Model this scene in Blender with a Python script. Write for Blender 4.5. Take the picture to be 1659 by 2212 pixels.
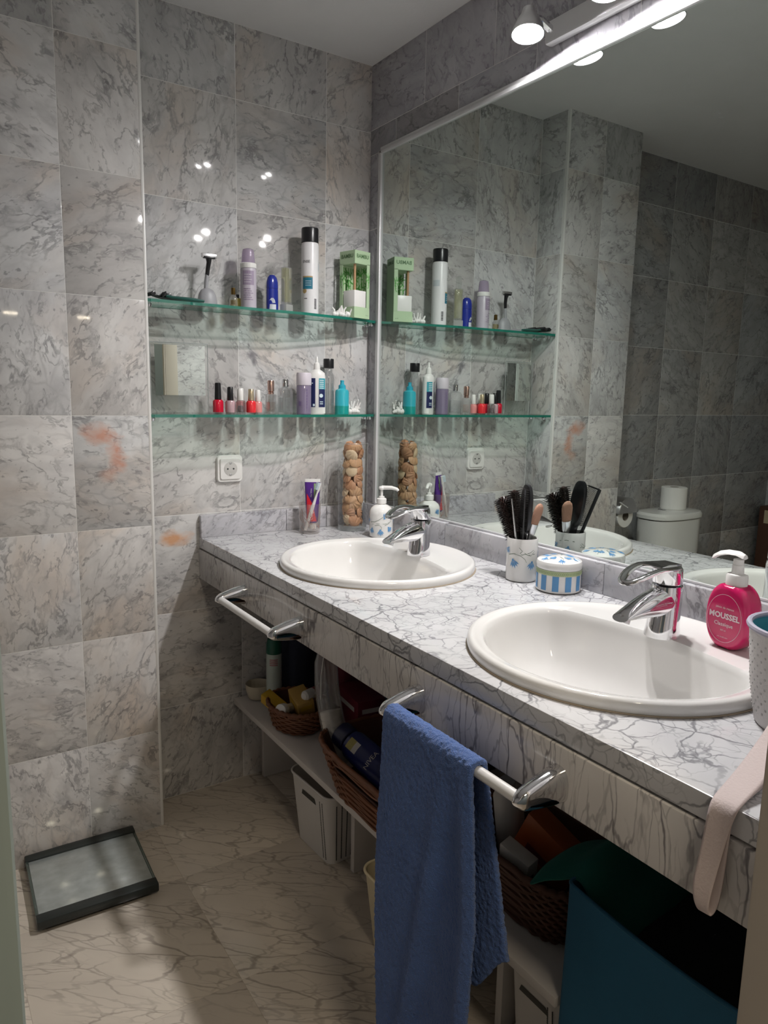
import bpy, bmesh, math, random
from mathutils import Vector, Matrix
for o in list(bpy.data.objects): bpy.data.objects.remove(o)
SC = bpy.context.scene
COL = SC.collection
PI = math.pi
rnd = random.Random(7)

# ---------------------------------------------------------------- camera
yaw, pitch, roll, F = 0.5862, -0.1604, 0.0201, 1566.75
fw = Vector((math.sin(yaw)*math.cos(pitch), math.cos(yaw)*math.cos(pitch), math.sin(pitch)))
r0 = Vector((math.cos(yaw), -math.sin(yaw), 0)); u0 = r0.cross(fw)
rt = r0*math.cos(roll)+u0*math.sin(roll); up = -r0*math.sin(roll)+u0*math.cos(roll)
cd = bpy.data.cameras.new('camera'); cam = bpy.data.objects.new('camera', cd); COL.objects.link(cam)
cd.sensor_fit = 'HORIZONTAL'; cd.sensor_width = 36; cd.lens = F/1659*36; cd.clip_start = 0.02
m = Matrix((rt, up, -fw)).transposed().to_4x4(); m.translation = Vector((-1.3338, -2.1264, 1.2683))
cam.matrix_world = m
SC.camera = cam

# ---------------------------------------------------------------- world, exposure
w = bpy.data.worlds.new('world'); SC.world = w; w.use_nodes = True
w.node_tree.nodes['Background'].inputs[0].default_value = (0.75, 0.78, 0.85, 1)
w.node_tree.nodes['Background'].inputs[1].default_value = 0.04
BULB = 1250.0
SC.view_settings.view_transform = 'Standard'; SC.view_settings.look = 'None'
SC.view_settings.gamma = 1; SC.view_settings.use_curve_mapping = False
SC.view_settings.exposure = 0.0
cy = SC.cycles
cy.use_denoising = True; cy.sample_clamp_indirect = 4.0; cy.blur_glossy = 0.6
cy.adaptive_threshold = 0.04; cy.max_bounces = 9; cy.transparent_max_bounces = 32; cy.glossy_bounces = 6; cy.diffuse_bounces = 5

# corridor lamp behind the photographer: weak warm light that comes through the door
ld = bpy.data.lights.new('corridor_light', 'AREA'); ld.size = 0.35; ld.energy = 15.0; ld.color = (1.0, 0.86, 0.66)
lo = bpy.data.objects.new('corridor_light', ld); COL.objects.link(lo); lo.location = (-0.98, -2.55, 2.28)

# ---------------------------------------------------------------- constants of the room
H = 2.30; PX = -0.772; PD = 0.137; PX2 = -1.182      # ceiling, pillar right edge, pillar depth, pillar left edge
CX = -0.60; CZ = 0.827; AZ = 0.699                   # worktop front edge, top, apron bottom
YF = -1.79                                           # wall with the door
XL = -2.60
US = 1.507; LS = 1.203                               # tops of the two glass shelves

# ---------------------------------------------------------------- mesh helper
class MB:
    def __init__(s): s.v = []; s.f = []
    def add(s, vs, fs, mat=None):
        n = len(s.v)
        s.v += [tuple(mat @ Vector(v)) if mat else tuple(v) for v in vs]
        s.f += [tuple(i+n for i in f) for f in fs]
        return s
    def box(s, c, d, bev=0.0, rot=None):
        bm = bmesh.new(); bmesh.ops.create_cube(bm, size=1)
        for v in bm.verts: v.co = Vector((v.co.x*d[0], v.co.y*d[1], v.co.z*d[2]))
        if bev > 0: bmesh.ops.bevel(bm, geom=bm.edges[:], offset=bev, segments=2, profile=0.5, affect='EDGES')
        M = Matrix.Translation(c) @ (rot if rot else Matrix())
        bm.verts.index_update()
        s.add([v.co.copy() for v in bm.verts], [[v.index for v in f.verts] for f in bm.faces], M); bm.free(); return s
    def loft(s, rings, cap0=True, cap1=True, mat=None, closed=True, skip=None):
        n = len(rings[0]); vs = [p for r in rings for p in r]; fs = []
        for k in range(len(rings)-1):
            for i in range(n if closed else n-1):
                if skip and skip(i, k): continue
                j = (i+1) % n
                fs.append((k*n+i, k*n+j, (k+1)*n+j, (k+1)*n+i))
        if cap0: fs.append(tuple(reversed(range(n))))
        if cap1: fs.append(tuple(range((len(rings)-1)*n, len(rings)*n)))
        return s.add(vs, fs, mat)
    def lathe(s, prof, n=32, c=(0, 0, 0), cap0=True, cap1=True, sx=1, sy=1, mat=None, skip=None):
        rings = [[(c[0]+sx*r*math.cos(2*PI*i/n), c[1]+sy*r*math.sin(2*PI*i/n), c[2]+z) for i in range(n)] for r, z in prof]
        return s.loft(rings, cap0, cap1, mat, True, skip)
    def tube(s, pts, r, n=10, closed=False, flat=1.0, caps=True):
        pts = [Vector(p) for p in pts]; N = len(pts); rings = []
        rr = r if isinstance(r, (list, tuple)) else [r]*N
        up = Vector((0, 0, 1)); prev = None
        for k in range(N):
            t = (pts[(k+1) % N]-pts[(k-1) % N]) if closed else (pts[min(k+1, N-1)]-pts[max(k-1, 0)])
            t.normalize()
            if prev is None:
                a = up.cross(t)
                if a.length < 1e-3: a = Vector((1, 0, 0)).cross(t)
            else: a = prev - t*prev.dot(t)
            a.normalize(); b = t.cross(a); prev = a
            rings.append([pts[k]+a*rr[k]*math.cos(2*PI*i/n)+b*rr[k]*flat*math.sin(2*PI*i/n) for i in range(n)])
        if closed: rings.append(rings[0])
        return s.loft(rings, caps and not closed, caps and not closed)
    def prism(s, poly, z0, z1, mat=None):
        return s.loft([[(x, y, z0) for x, y in poly], [(x, y, z1) for x, y in poly]], True, True, mat)
    def ball(s, c, r, n=12, sc=(1, 1, 1), mat=None):
        pr = [(r*math.sin(PI*k/n), -r*math.cos(PI*k/n)) for k in range(n+1)]
        pr[0] = (r*0.02, -r); pr[-1] = (r*0.02, r)
        T = Matrix.Translation(c) @ Matrix.Diagonal((sc[0], sc[1], sc[2], 1))
        if mat: T = mat @ T
        return s.lathe(pr, n*2, mat=T)
    def mesh(s, name, angle=35):
        me = bpy.data.meshes.new(name); me.from_pydata([tuple(v) for v in s.v], [], s.f)
        if angle:
            me.polygons.foreach_set('use_smooth', [True]*len(me.polygons))
            me.set_sharp_from_angle(angle=math.radians(angle))
        me.update(); return me
    def build(s, name, mat, parent=None, angle=35, loc=None, kind=None, label=None):
        if kind is None and name in ('lettering', 'twig_print', 'rope_print', 'stem_print', 'label_lines', 'small_print'): kind = 'stuff'
        return obj(name, s.mesh(name, angle), mat, parent, loc, kind, label)

def obj(name, me, mat, parent=None, loc=None, kind=None, label=None):
    o = bpy.data.objects.new(name, me); COL.objects.link(o)
    if mat is not None and not me.materials: me.materials.append(mat)
    if parent: o.parent = parent
    if loc is not None: o.location = loc
    if kind: o['kind'] = kind
    if label: o['label'] = label
    return o
def thing(name, label, cat, loc=(0, 0, 0), rz=0, group=None, rot=None):
    o = bpy.data.objects.new(name, None); COL.objects.link(o); o.empty_display_size = 0.02
    o.location = loc; o.rotation_euler = rot if rot else (0, 0, rz); o['label'] = label; o['category'] = cat
    if group: o['group'] = group
    return o
def tag(o, label, cat, group=None):
    o['label'] = label; o['category'] = cat
    if group: o['group'] = group
    return o
def dup(root, loc, rz, label, group=None):
    r = root.copy(); COL.objects.link(r); r.location = loc; r.rotation_euler = rz if isinstance(rz, tuple) else (0, 0, rz); r['label'] = label
    if group: r['group'] = group
    for ch in list(root.children):
        c = ch.copy(); COL.objects.link(c); c.parent = r
        for g in ch.children:
            d = g.copy(); COL.objects.link(d); d.parent = c
    return r
def structure(o):
    o['kind'] = 'structure'; return o
def aim(frm, to, roll=0.0):
    """matrix whose local z runs from frm to to"""
    z = (Vector(to)-Vector(frm)).normalized()
    q = z.to_track_quat('Z', 'Y').to_matrix().to_4x4()
    M = q @ Matrix.Rotation(roll, 4, 'Z'); M.translation = Vector(frm); return M

def face_roll(frm, to, axis=(0, -1, 0)):
    """roll about frm-to that turns the local axis most towards the room's doorway"""
    best, br_ = -9, 0
    d = (Vector((-1.33, -2.12, 1.27))-Vector(frm)).normalized()
    for k in range(72):
        q = aim(frm, to, k*PI/36).to_3x3() @ Vector(axis)
        if q.dot(d) > best: best, br_ = q.dot(d), k*PI/36
    return br_

def text_geo(t, size, align='CENTER', bold=0.0):
    cu = bpy.data.curves.new('t', 'FONT'); cu.body = t; cu.size = size; cu.align_x = align; cu.align_y = 'CENTER'; cu.resolution_u = 2; cu.offset = bold
    o = bpy.data.objects.new('t', cu); COL.objects.link(o)
    dg = bpy.context.evaluated_depsgraph_get(); ev = o.evaluated_get(dg); me = ev.to_mesh()
    vs = [tuple(v.co) for v in me.vertices]; fs = [tuple(p.vertices) for p in me.polygons]
    ev.to_mesh_clear(); bpy.data.objects.remove(o); bpy.data.curves.remove(cu)
    return vs, fs
def wrap(polys, R, phi0, z0=0.0, off=0.0006, rfun=None):
    """flat print polygons (u along the arc, v up) bent round a cylinder about local z"""
    mb = MB()
    for vs, fs in polys:
        out = []
        for p in vs:
            r = (rfun(p[1]) if rfun else R)+off; a = phi0+p[0]/R
            out.append((r*math.cos(a), r*math.sin(a), z0+p[1]))
        mb.add(out, fs)
    return mb
def P2(pts): return ([(x, y, 0) for x, y in pts], [tuple(range(len(pts)))])
def stripgeo(pts, w):
    vs = []; fs = []
    for k, (x, y) in enumerate(pts):
        a = pts[max(k-1, 0)]; b = pts[min(k+1, len(pts)-1)]
        t = Vector((b[0]-a[0], b[1]-a[1])); t.normalize(); n = (-t.y, t.x)
        ww = w*(1-0.6*k/len(pts))
        vs += [(x+n[0]*ww/2, y+n[1]*ww/2, 0), (x-n[0]*ww/2, y-n[1]*ww/2, 0)]
        if k: fs.append((2*k-2, 2*k-1, 2*k+1, 2*k))
    return vs, fs
def rectgeo(x0, x1, y0, y1, n=6):
    vs = []; fs = []
    for i in range(n+1):
        x = x0+(x1-x0)*i/n; vs += [(x, y0, 0), (x, y1, 0)]
        if i: fs.append((2*i-2, 2*i, 2*i+1, 2*i-1))
    return vs, fs
def discgeo(cx, cy, r, n=14, sx=1): return P2([(cx+sx*r*math.cos(2*PI*i/n), cy+r*math.sin(2*PI*i/n)) for i in range(n)])
def ringgeo(cx, cy, r0, r1, n=40, sx=1):
    vs = []; fs = []
    for i in range(n):
        c, s_ = math.cos(2*PI*i/n), math.sin(2*PI*i/n)
        vs += [(cx+sx*r0*c, cy+r0*s_, 0), (cx+sx*r1*c, cy+r1*s_, 0)]
        j = (i+1) % n; fs.append((2*i, 2*i+1, 2*j+1, 2*j))
    return vs, fs
def bell(cx, cy, s, ang):
    """a bellflower: five pointed petals from a narrow neck"""
    res = []
    ca, sa = math.cos(ang), math.sin(ang)
    T = lambda x, y: (cx+s*(x*ca-y*sa), cy+s*(x*sa+y*ca))
    for k in (-2, -1, 0, 1, 2):
        a = k*0.36; L = 1.0-0.08*abs(k)
        tip = (math.sin(a)*L, -math.cos(a)*L); l = (math.sin(a-0.15)*L*0.66, -math.cos(a-0.15)*L*0.62); r = (math.sin(a+0.15)*L*0.66, -math.cos(a+0.15)*L*0.62)
        res.append(P2([T(0.05*k, 0.05), T(*l), T(*tip), T(*r)]))
    res.append(P2([T(-0.12, 0.1), T(-0.1, -0.1), T(0.1, -0.1), T(0.12, 0.1), T(0, 0.2)]))
    return res

# ---------------------------------------------------------------- materials
MATS = {}
def nt(name):
    m = bpy.data.materials.new(name); m.use_nodes = True
    t = m.node_tree; b = t.nodes['Principled BSDF']; return m, t, b
def N(t, typ, **kw):
    n = t.nodes.new(typ)
    for k, v in kw.items(): setattr(n, k, v)
    return n
def pmat(name, col, rough=0.4, metal=0.0, spec=0.5, bump=None, var=0.0, trans=0.0, coat=0.0, sheen=0.0, sss=0.0):
    """principled with a little procedural colour variation and optional bump (scale, strength)"""
    m, t, b = nt(name)
    b.inputs['Roughness'].default_value = rough; b.inputs['Metallic'].default_value = metal
    b.inputs['Specular IOR Level'].default_value = spec
    if trans: b.inputs['Transmission Weight'].default_value = trans
    if coat: b.inputs['Coat Weight'].default_value = coat; b.inputs['Coat Roughness'].default_value = 0.08
    if sheen: b.inputs['Sheen Weight'].default_value = sheen; b.inputs['Sheen Roughness'].default_value = 0.4
    if sss: b.inputs['Subsurface Weight'].default_value = sss; b.inputs['Subsurface Radius'].default_value = (0.004, 0.003, 0.002)
    tc = N(t, 'ShaderNodeTexCoord'); nz = N(t, 'ShaderNodeTexNoise'); nz.inputs['Scale'].default_value = 14; nz.inputs['Detail'].default_value = 4
    t.links.new(tc.outputs['Object'], nz.inputs['Vector'])
    mx = N(t, 'ShaderNodeMix', data_type='RGBA'); v = max(var, 0.03)
    c = list(col)+[1]
    mx.inputs[6].default_value = [x*(1-v) for x in col]+[1]; mx.inputs[7].default_value = [min(1, x*(1+v)) for x in col]+[1]
    t.links.new(nz.outputs['Fac'], mx.inputs[0]); t.links.new(mx.outputs[2], b.inputs['Base Color'])
    if bump:
        n2 = N(t, 'ShaderNodeTexNoise'); n2.inputs['Scale'].default_value = bump[0]; n2.inputs['Detail'].default_value = 3
        t.links.new(tc.outputs['Object'], n2.inputs['Vector'])
        bp = N(t, 'ShaderNodeBump'); bp.inputs['Strength'].default_value = bump[1]; bp.inputs['Distance'].default_value = bump[2] if len(bump) > 2 else 0.002
        t.links.new(n2.outputs['Fac'], bp.inputs['Height']); t.links.new(bp.outputs[0], b.inputs['Normal'])
    MATS[name] = m; return m
def glassmat(name, col, gloss=0.12, diff=None, dfac=0.0, rough=0.02):
    """thin clear glass or plastic: lets light through (tinted) and mirrors by Fresnel"""
    m, t, b = nt(name); out = t.nodes['Material Output']
    tr = N(t, 'ShaderNodeBsdfTransparent'); tr.inputs[0].default_value = list(col)+[1]
    gl = N(t, 'ShaderNodeBsdfGlossy'); gl.inputs[0].default_value = (1, 1, 1, 1); gl.inputs['Roughness'].default_value = rough
    fr = N(t, 'ShaderNodeFresnel'); ge = N(t, 'ShaderNodeNewGeometry')      # same reflection from either side of the thin wall
    io = N(t, 'ShaderNodeMapRange'); io.inputs['To Min'].default_value = 1.45; io.inputs['To Max'].default_value = 1/1.45
    t.links.new(ge.outputs['Backfacing'], io.inputs['Value']); t.links.new(io.outputs[0], fr.inputs['IOR'])
    ma = N(t, 'ShaderNodeMath', operation='MULTIPLY_ADD'); ma.inputs[1].default_value = 0.9; ma.inputs[2].default_value = gloss*0.25
    t.links.new(fr.outputs[0], ma.inputs[0])
    mx = N(t, 'ShaderNodeMixShader'); t.links.new(ma.outputs[0], mx.inputs[0]); t.links.new(gl.outputs[0], mx.inputs[2])
    if dfac:
        df = N(t, 'ShaderNodeBsdfDiffuse'); df.inputs[0].default_value = list(diff)+[1]
        m2 = N(t, 'ShaderNodeMixShader'); m2.inputs[0].default_value = dfac
        t.links.new(tr.outputs[0], m2.inputs[1]); t.links.new(df.outputs[0], m2.inputs[2]); t.links.new(m2.outputs[0], mx.inputs[1])
    else: t.links.new(tr.outputs[0], mx.inputs[1])
    t.links.new(mx.outputs[0], out.inputs[0]); MATS[name] = m; return m
def emis(name, col, s):
    m, t, b = nt(name); b.inputs['Base Color'].default_value = (1, 1, 1, 1)
    b.inputs['Emission Color'].default_value = list(col)+[1]; b.inputs['Emission Strength'].default_value = s; MATS[name] = m; return m

def ramp(t, stops, interp='LINEAR'):
    r = N(t, 'ShaderNodeValToRGB'); e = r.color_ramp.elements; r.color_ramp.interpolation = interp
    while len(e) < len(stops): e.new(0.5)
    for k, (p, c) in enumerate(stops):
        e[k].position = p; e[k].color = (c, c, c, 1) if isinstance(c, (int, float)) else list(c)+[1]
    return r
def marble(name, light=(0.72, 0.71, 0.70), mid=(0.52, 0.51, 0.51), vein=(0.16, 0.155, 0.16), warm=(0.66, 0.545, 0.45), warm_amt=0.6,
           scale=1.0, vw=0.03, vamt=0.6, stretch=(1, 1.7, 1), rough=0.075, spotamt=0.6, rand_rot=True, stain=None, fine=0.5, mute=1.0):
    m, t, b = nt(name); L = t.links.new
    tc = N(t, 'ShaderNodeTexCoord'); oi = N(t, 'ShaderNodeObjectInfo')
    sc = N(t, 'ShaderNodeVectorMath', operation='SCALE'); sc.inputs[0].default_value = (37.1, 23.7, 51.3); L(oi.outputs['Random'], sc.inputs['Scale'])
    if rand_rot:
        an = N(t, 'ShaderNodeMath', operation='MULTIPLY'); an.inputs[1].default_value = 43.0; L(oi.outputs['Random'], an.inputs[0])
        vr = N(t, 'ShaderNodeVectorRotate', rotation_type='Z_AXIS'); L(tc.outputs['Object'], vr.inputs['Vector']); L(an.outputs[0], vr.inputs['Angle'])
        src = vr.outputs[0]
    else: src = tc.outputs['Object']
    mp = N(t, 'ShaderNodeVectorMath', operation='MULTIPLY'); mp.inputs[1].default_value = [x*scale for x in stretch]; L(src, mp.inputs[0])
    ad = N(t, 'ShaderNodeVectorMath', operation='ADD'); L(mp.outputs[0], ad.inputs[0]); L(sc.outputs[0], ad.inputs[1])
    def noise(scl, det=5, vec=None, rgh=0.55, dist=0.0):
        n = N(t, 'ShaderNodeTexNoise'); n.inputs['Scale'].default_value = scl; n.inputs['Detail'].default_value = det
        n.inputs['Roughness'].default_value = rgh; n.inputs['Distortion'].default_value = dist; L(vec or ad.outputs[0], n.inputs['Vector']); return n
    wn = noise(6, 4)
    ws = N(t, 'ShaderNodeVectorMath', operation='MULTIPLY_ADD'); L(wn.outputs['Color'], ws.inputs[0]); ws.inputs[1].default_value = (0.16,)*3; L(ad.outputs[0], ws.inputs[2])
    W = ws.outputs[0]
    clouds = noise(5.5, 6, W, 0.6); cr = ramp(t, [(0.30, light), (0.52, [(a+c)/2 for a, c in zip(light, mid)]), (0.72, mid)]); L(clouds.outputs['Fac'], cr.inputs[0])
    wv = noise(3.1, 3, W); wr = ramp(t, [(0.50, 0.0), (0.72, warm_amt)]); L(wv.outputs['Fac'], wr.inputs[0])
    mw = N(t, 'ShaderNodeMix', data_type='RGBA'); L(wr.outputs[0], mw.inputs[0]); L(cr.outputs[0], mw.inputs[6]); mw.inputs[7].default_value = list(warm)+[1]
    col = mw.outputs[2]
    def veins(col, scl, width, amt, det=6, thr=(0.42, 0.6), color=vein):
        n = noise(scl, det, W, 0.55); s1 = N(t, 'ShaderNodeMath', operation='SUBTRACT'); L(n.outputs['Fac'], s1.inputs[0]); s1.inputs[1].default_value = 0.5
        ab = N(t, 'ShaderNodeMath', operation='ABSOLUTE'); L(s1.outputs[0], ab.inputs[0])
        r = ramp(t, [(0.0, 1.0), (width*0.35, 0.75), (width, 0.0)], 'EASE'); L(ab.outputs[0], r.inputs[0])
        md = noise(scl*0.9+2.3, 3); mr = ramp(t, [(thr[0], 0.0), (thr[1], amt)]); L(md.outputs['Fac'], mr.inputs[0])
        mu = N(t, 'ShaderNodeMath', operation='MULTIPLY'); L(r.outputs[0], mu.inputs[0]); L(mr.outputs[0], mu.inputs[1])
        mx = N(t, 'ShaderNodeMix', data_type='RGBA'); L(mu.outputs[0], mx.inputs[0]); L(col, mx.inputs[6]); mx.inputs[7].default_value = list(color)+[1]
        return mx.outputs[2]
    vo = N(t, 'ShaderNodeTexVoronoi', feature='DISTANCE_TO_EDGE'); vo.inputs['Scale'].default_value = 13; L(W, vo.inputs['Vector'])
    vr_ = ramp(t, [(0.0, 0.8), (0.03, 0.45), (0.12, 0.0)], 'EASE'); L(vo.outputs['Distance'], vr_.inputs[0])
    vn = noise(4.5, 3); vm = ramp(t, [(0.44, 0.0), (0.62, 0.6)]); L(vn.outputs['Fac'], vm.inputs[0])
    vu = N(t, 'ShaderNodeMath', operation='MULTIPLY'); L(vr_.outputs[0], vu.inputs[0]); L(vm.outputs[0], vu.inputs[1])
    vx_ = N(t, 'ShaderNodeMix', data_type='RGBA'); L(vu.outputs[0], vx_.inputs[0]); L(col, vx_.inputs[6]); vx_.inputs[7].default_value = [(a+c)/2 for a, c in zip(mid, vein)]+[1]; col = vx_.outputs[2]
    col = veins(col, 4.2, vw*2.6, vamt*0.55, 5, (0.40, 0.62), [(a+c)/2 for a, c in zip(mid, vein)])
    col = veins(col, 7.5, vw, vamt)
    if fine: col = veins(col, 15, vw*1.1, fine, 4, (0.45, 0.6))
    sp = noise(38, 3); sr = ramp(t, [(0.635, 0.0), (0.70, spotamt)]); L(sp.outputs['Fac'], sr.inputs[0])
    ms = N(t, 'ShaderNodeMix', data_type='RGBA'); L(sr.outputs[0], ms.inputs[0]); L(col, ms.inputs[6]); ms.inputs[7].default_value = [x*1.2 for x in vein]+[1]
    col = ms.outputs[2]
    for (sx, sy, rad, scol, amt) in (stain or []):
        d = N(t, 'ShaderNodeVectorMath', operation='SUBTRACT'); L(tc.outputs['Object'], d.inputs[0]); d.inputs[1].default_value = (sx, sy, 0)
        d2 = N(t, 'ShaderNodeVectorMath', operation='MULTIPLY'); L(d.outputs[0], d2.inputs[0]); d2.inputs[1].default_value = (1/rad[0], 1/rad[1], 0)
        ln = N(t, 'ShaderNodeVectorMath', operation='LENGTH'); L(d2.outputs[0], ln.inputs[0])
        n = noise(16, 5); s2 = N(t, 'ShaderNodeMath', operation='MULTIPLY_ADD'); L(n.outputs['Fac'], s2.inputs[0]); s2.inputs[1].default_value = 2.2; L(ln.outputs['Value'], s2.inputs[2])
        r = ramp(t, [(0.55, amt), (0.95, 0.0)]); 
        s3 = N(t, 'ShaderNodeMath', operation='MULTIPLY'); L(s2.outputs[0], s3.inputs[0]); s3.inputs[1].default_value = 0.48; L(s3.outputs[0], r.inputs[0])
        mx = N(t, 'ShaderNodeMix', data_type='RGBA'); L(r.outputs[0], mx.inputs[0]); L(col, mx.inputs[6]); mx.inputs[7].default_value = list(scol)+[1]; col = mx.outputs[2]
    # every piece of stone has its own tone
    om = N(t, 'ShaderNodeMix', data_type='RGBA', blend_type='MULTIPLY'); om.inputs[0].default_value = 1.0; L(col, om.inputs[6]); L(oi.outputs['Color'], om.inputs[7])
    L(om.outputs[2], b.inputs['Base Color']); b.inputs['Roughness'].default_value = rough; b.inputs['Specular IOR Level'].default_value = 0.5
    rn = noise(60, 2); rr = ramp(t, [(0.3, rough*0.8), (0.8, rough*1.35)]); L(rn.outputs['Fac'], rr.inputs[0]); L(rr.outputs[0], b.inputs['Roughness'])
    MATS[name] = m; return m
def crackle(name, light=(0.60, 0.60, 0.615), vein=(0.15, 0.15, 0.165), scale=1.0, stretch=(1, 1, 1), rough=0.12, rnd=False, rot=0.0, amt_k=1.0, warpk=1.0):
    """white marble with a net of fine grey veins"""
    m, t, b = nt(name); L = t.links.new
    tc = N(t, 'ShaderNodeTexCoord')
    mp = N(t, 'ShaderNodeVectorMath', operation='MULTIPLY'); mp.inputs[1].default_value = [x*scale for x in stretch]
    vr = N(t, 'ShaderNodeVectorRotate', rotation_type='Z_AXIS'); vr.inputs['Angle'].default_value = rot; L(tc.outputs['Object'], vr.inputs['Vector']); L(vr.outputs[0], mp.inputs[0])
    if rnd:
        oi = N(t, 'ShaderNodeObjectInfo'); sc = N(t, 'ShaderNodeVectorMath', operation='SCALE'); sc.inputs[0].default_value = (37.1, 23.7, 51.3); L(oi.outputs['Random'], sc.inputs['Scale'])
        m0 = N(t, 'ShaderNodeVectorMath', operation='ADD'); L(mp.outputs[0], m0.inputs[0]); L(sc.outputs[0], m0.inputs[1]); mp = m0
    def noise(scl, det=5, vec=None):
        n = N(t, 'ShaderNodeTexNoise'); n.inputs['Scale'].default_value = scl; n.inputs['Detail'].default_value = det; L(vec or mp.outputs[0], n.inputs['Vector']); return n
    wn = noise(5, 5); ws = N(t, 'ShaderNodeVectorMath', operation='MULTIPLY_ADD'); L(wn.outputs['Color'], ws.inputs[0]); ws.inputs[1].default_value = (0.13*warpk,)*3; L(mp.outputs[0], ws.inputs[2])
    w2 = noise(22, 4); ws2 = N(t, 'ShaderNodeVectorMath', operation='MULTIPLY_ADD'); L(w2.outputs['Color'], ws2.inputs[0]); ws2.inputs[1].default_value = (0.03,)*3; L(ws.outputs[0], ws2.inputs[2])
    W = ws2.outputs[0]
    cl = noise(7, 5, W); cr = ramp(t, [(0.35, light), (0.68, [x*0.86 for x in light])]); L(cl.outputs['Fac'], cr.inputs[0]); col = cr.outputs[0]
    for scl, wd, amt, thr in ((11, 0.028, 0.85, (0.38, 0.58)), (21, 0.038, 0.75, (0.38, 0.60)), (42, 0.06, 0.55, (0.42, 0.62))):
        v = N(t, 'ShaderNodeTexVoronoi', feature='DISTANCE_TO_EDGE'); v.inputs['Scale'].default_value = scl; L(W, v.inputs['Vector'])
        r = ramp(t, [(0.0, 1.0), (wd*0.4, 0.8), (wd, 0.0)], 'EASE'); L(v.outputs['Distance'], r.inputs[0])
        md = noise(scl*0.45+1, 3); mr = ramp(t, [(thr[0], 0.0), (thr[1], amt*amt_k)]); L(md.outputs['Fac'], mr.inputs[0])
        mu = N(t, 'ShaderNodeMath', operation='MULTIPLY'); L(r.outputs[0], mu.inputs[0]); L(mr.outputs[0], mu.inputs[1])
        mx = N(t, 'ShaderNodeMix', data_type='RGBA'); L(mu.outputs[0], mx.inputs[0]); L(col, mx.inputs[6]); mx.inputs[7].default_value = list(vein)+[1]; col = mx.outputs[2]
    L(col, b.inputs['Base Color']); b.inputs['Roughness'].default_value = rough
    MATS[name] = m; return m

M_TILE = marble('marble_tile')
M_GREY = marble('marble_tile_grey', light=(0.50, 0.49, 0.52), mid=(0.33, 0.32, 0.35), vein=(0.13, 0.12, 0.14), warm_amt=0.12, vamt=0.6)
M_STAIN = marble('marble_tile_stained', stain=[(-0.03, 0.10, (0.055, 0.035), (0.66, 0.30, 0.19), 0.8), (0.01, 0.055, (0.035, 0.065), (0.64, 0.27, 0.16), 0.9), (-0.01, -0.01, (0.03, 0.03), (0.66, 0.42, 0.33), 0.6)])
M_STAIN2 = marble('marble_tile_ochre', stain=[(-0.055, 0.075, (0.05, 0.035), (0.70, 0.36, 0.18), 0.9)])
M_BIRD = marble('marble_tile_patch', warm_amt=0.8, stain=[(-0.108, 0.028, (0.022, 0.014), (0.22, 0.21, 0.22), 1.0), (-0.100, 0.012, (0.010, 0.022), (0.22, 0.21, 0.22), 1.0)])
M_FLOOR = crackle('marble_floor', light=(0.61, 0.545, 0.465), vein=(0.16, 0.135, 0.115), scale=0.5, stretch=(0.62, 1.9, 1), rough=0.14, rnd=True, rot=0.75, amt_k=0.68, warpk=0.9)
M_TOP = crackle('marble_worktop')
M_APRON = crackle('marble_apron', light=(0.62, 0.595, 0.58), vein=(0.11, 0.10, 0.11), scale=0.85, stretch=(1, 1.5, 0.5), warpk=1.2)
M_UPST = marble('marble_upstand', light=(0.66, 0.65, 0.66), mid=(0.44, 0.44, 0.47), warm_amt=0.1)
M_GROUT = pmat('grout', (0.78, 0.77, 0.75), 0.8, bump=(300, 0.2))
M_PAINT = pmat('ceiling_paint', (0.66, 0.65, 0.65), 0.8, bump=(120, 0.15))
M_CREAM = pmat('cream_paint', (0.50, 0.44, 0.365), 0.45)
M_GREYP = pmat('grey_green_paint', (0.26, 0.30, 0.28), 0.5)
M_BLUEP = pmat('blue_grey_paint', (0.22, 0.27, 0.31), 0.7)
M_CHROME = pmat('chrome', (0.78, 0.78, 0.80), 0.06, 1.0)
M_STEEL = pmat('brushed_aluminium', (0.72, 0.72, 0.73), 0.3, 1.0)
M_ALU = pmat('white_aluminium', (0.70, 0.70, 0.71), 0.35, 0.3)
M_CERAM = pmat('white_ceramic', (0.80, 0.79, 0.77), 0.08, coat=0.5)
M_WPLAS = pmat('white_plastic', (0.78, 0.77, 0.75), 0.3)
M_BPLAS = pmat('black_plastic', (0.012, 0.012, 0.014), 0.28)
M_DARK = pmat('dark_rubber', (0.02, 0.025, 0.024), 0.35)
M_GLASS = glassmat('clear_glass', (0.955, 0.97, 0.965), 0.10)
M_BOTTLE = glassmat('bottle_glass', (0.86, 0.87, 0.87), 0.5, (0.62, 0.62, 0.62), 0.13)
M_SHELF = glassmat('shelf_glass', (0.86, 0.95, 0.91), 0.14)
M_EDGE = glassmat('shelf_glass_edge', (0.10, 0.42, 0.34), 0.25, (0.015, 0.22, 0.16), 0.65)
m, t, b = nt('mirror_silver'); b.inputs['Base Color'].default_value = (0.64, 0.695, 0.665, 1); b.inputs['Metallic'].default_value = 1; b.inputs['Roughness'].default_value = 0.0
_n = N(t, 'ShaderNodeTexNoise'); _n.inputs['Scale'].default_value = 3; _r = ramp(t, [(0.35, 0.0), (0.9, 0.012)]); t.links.new(_n.outputs['Fac'], _r.inputs[0]); t.links.new(_r.outputs[0], b.inputs['Roughness'])
M_MIRROR = m
M_BULB = emis('bulb_glow', (1.0, 0.97, 0.96), BULB)

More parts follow.
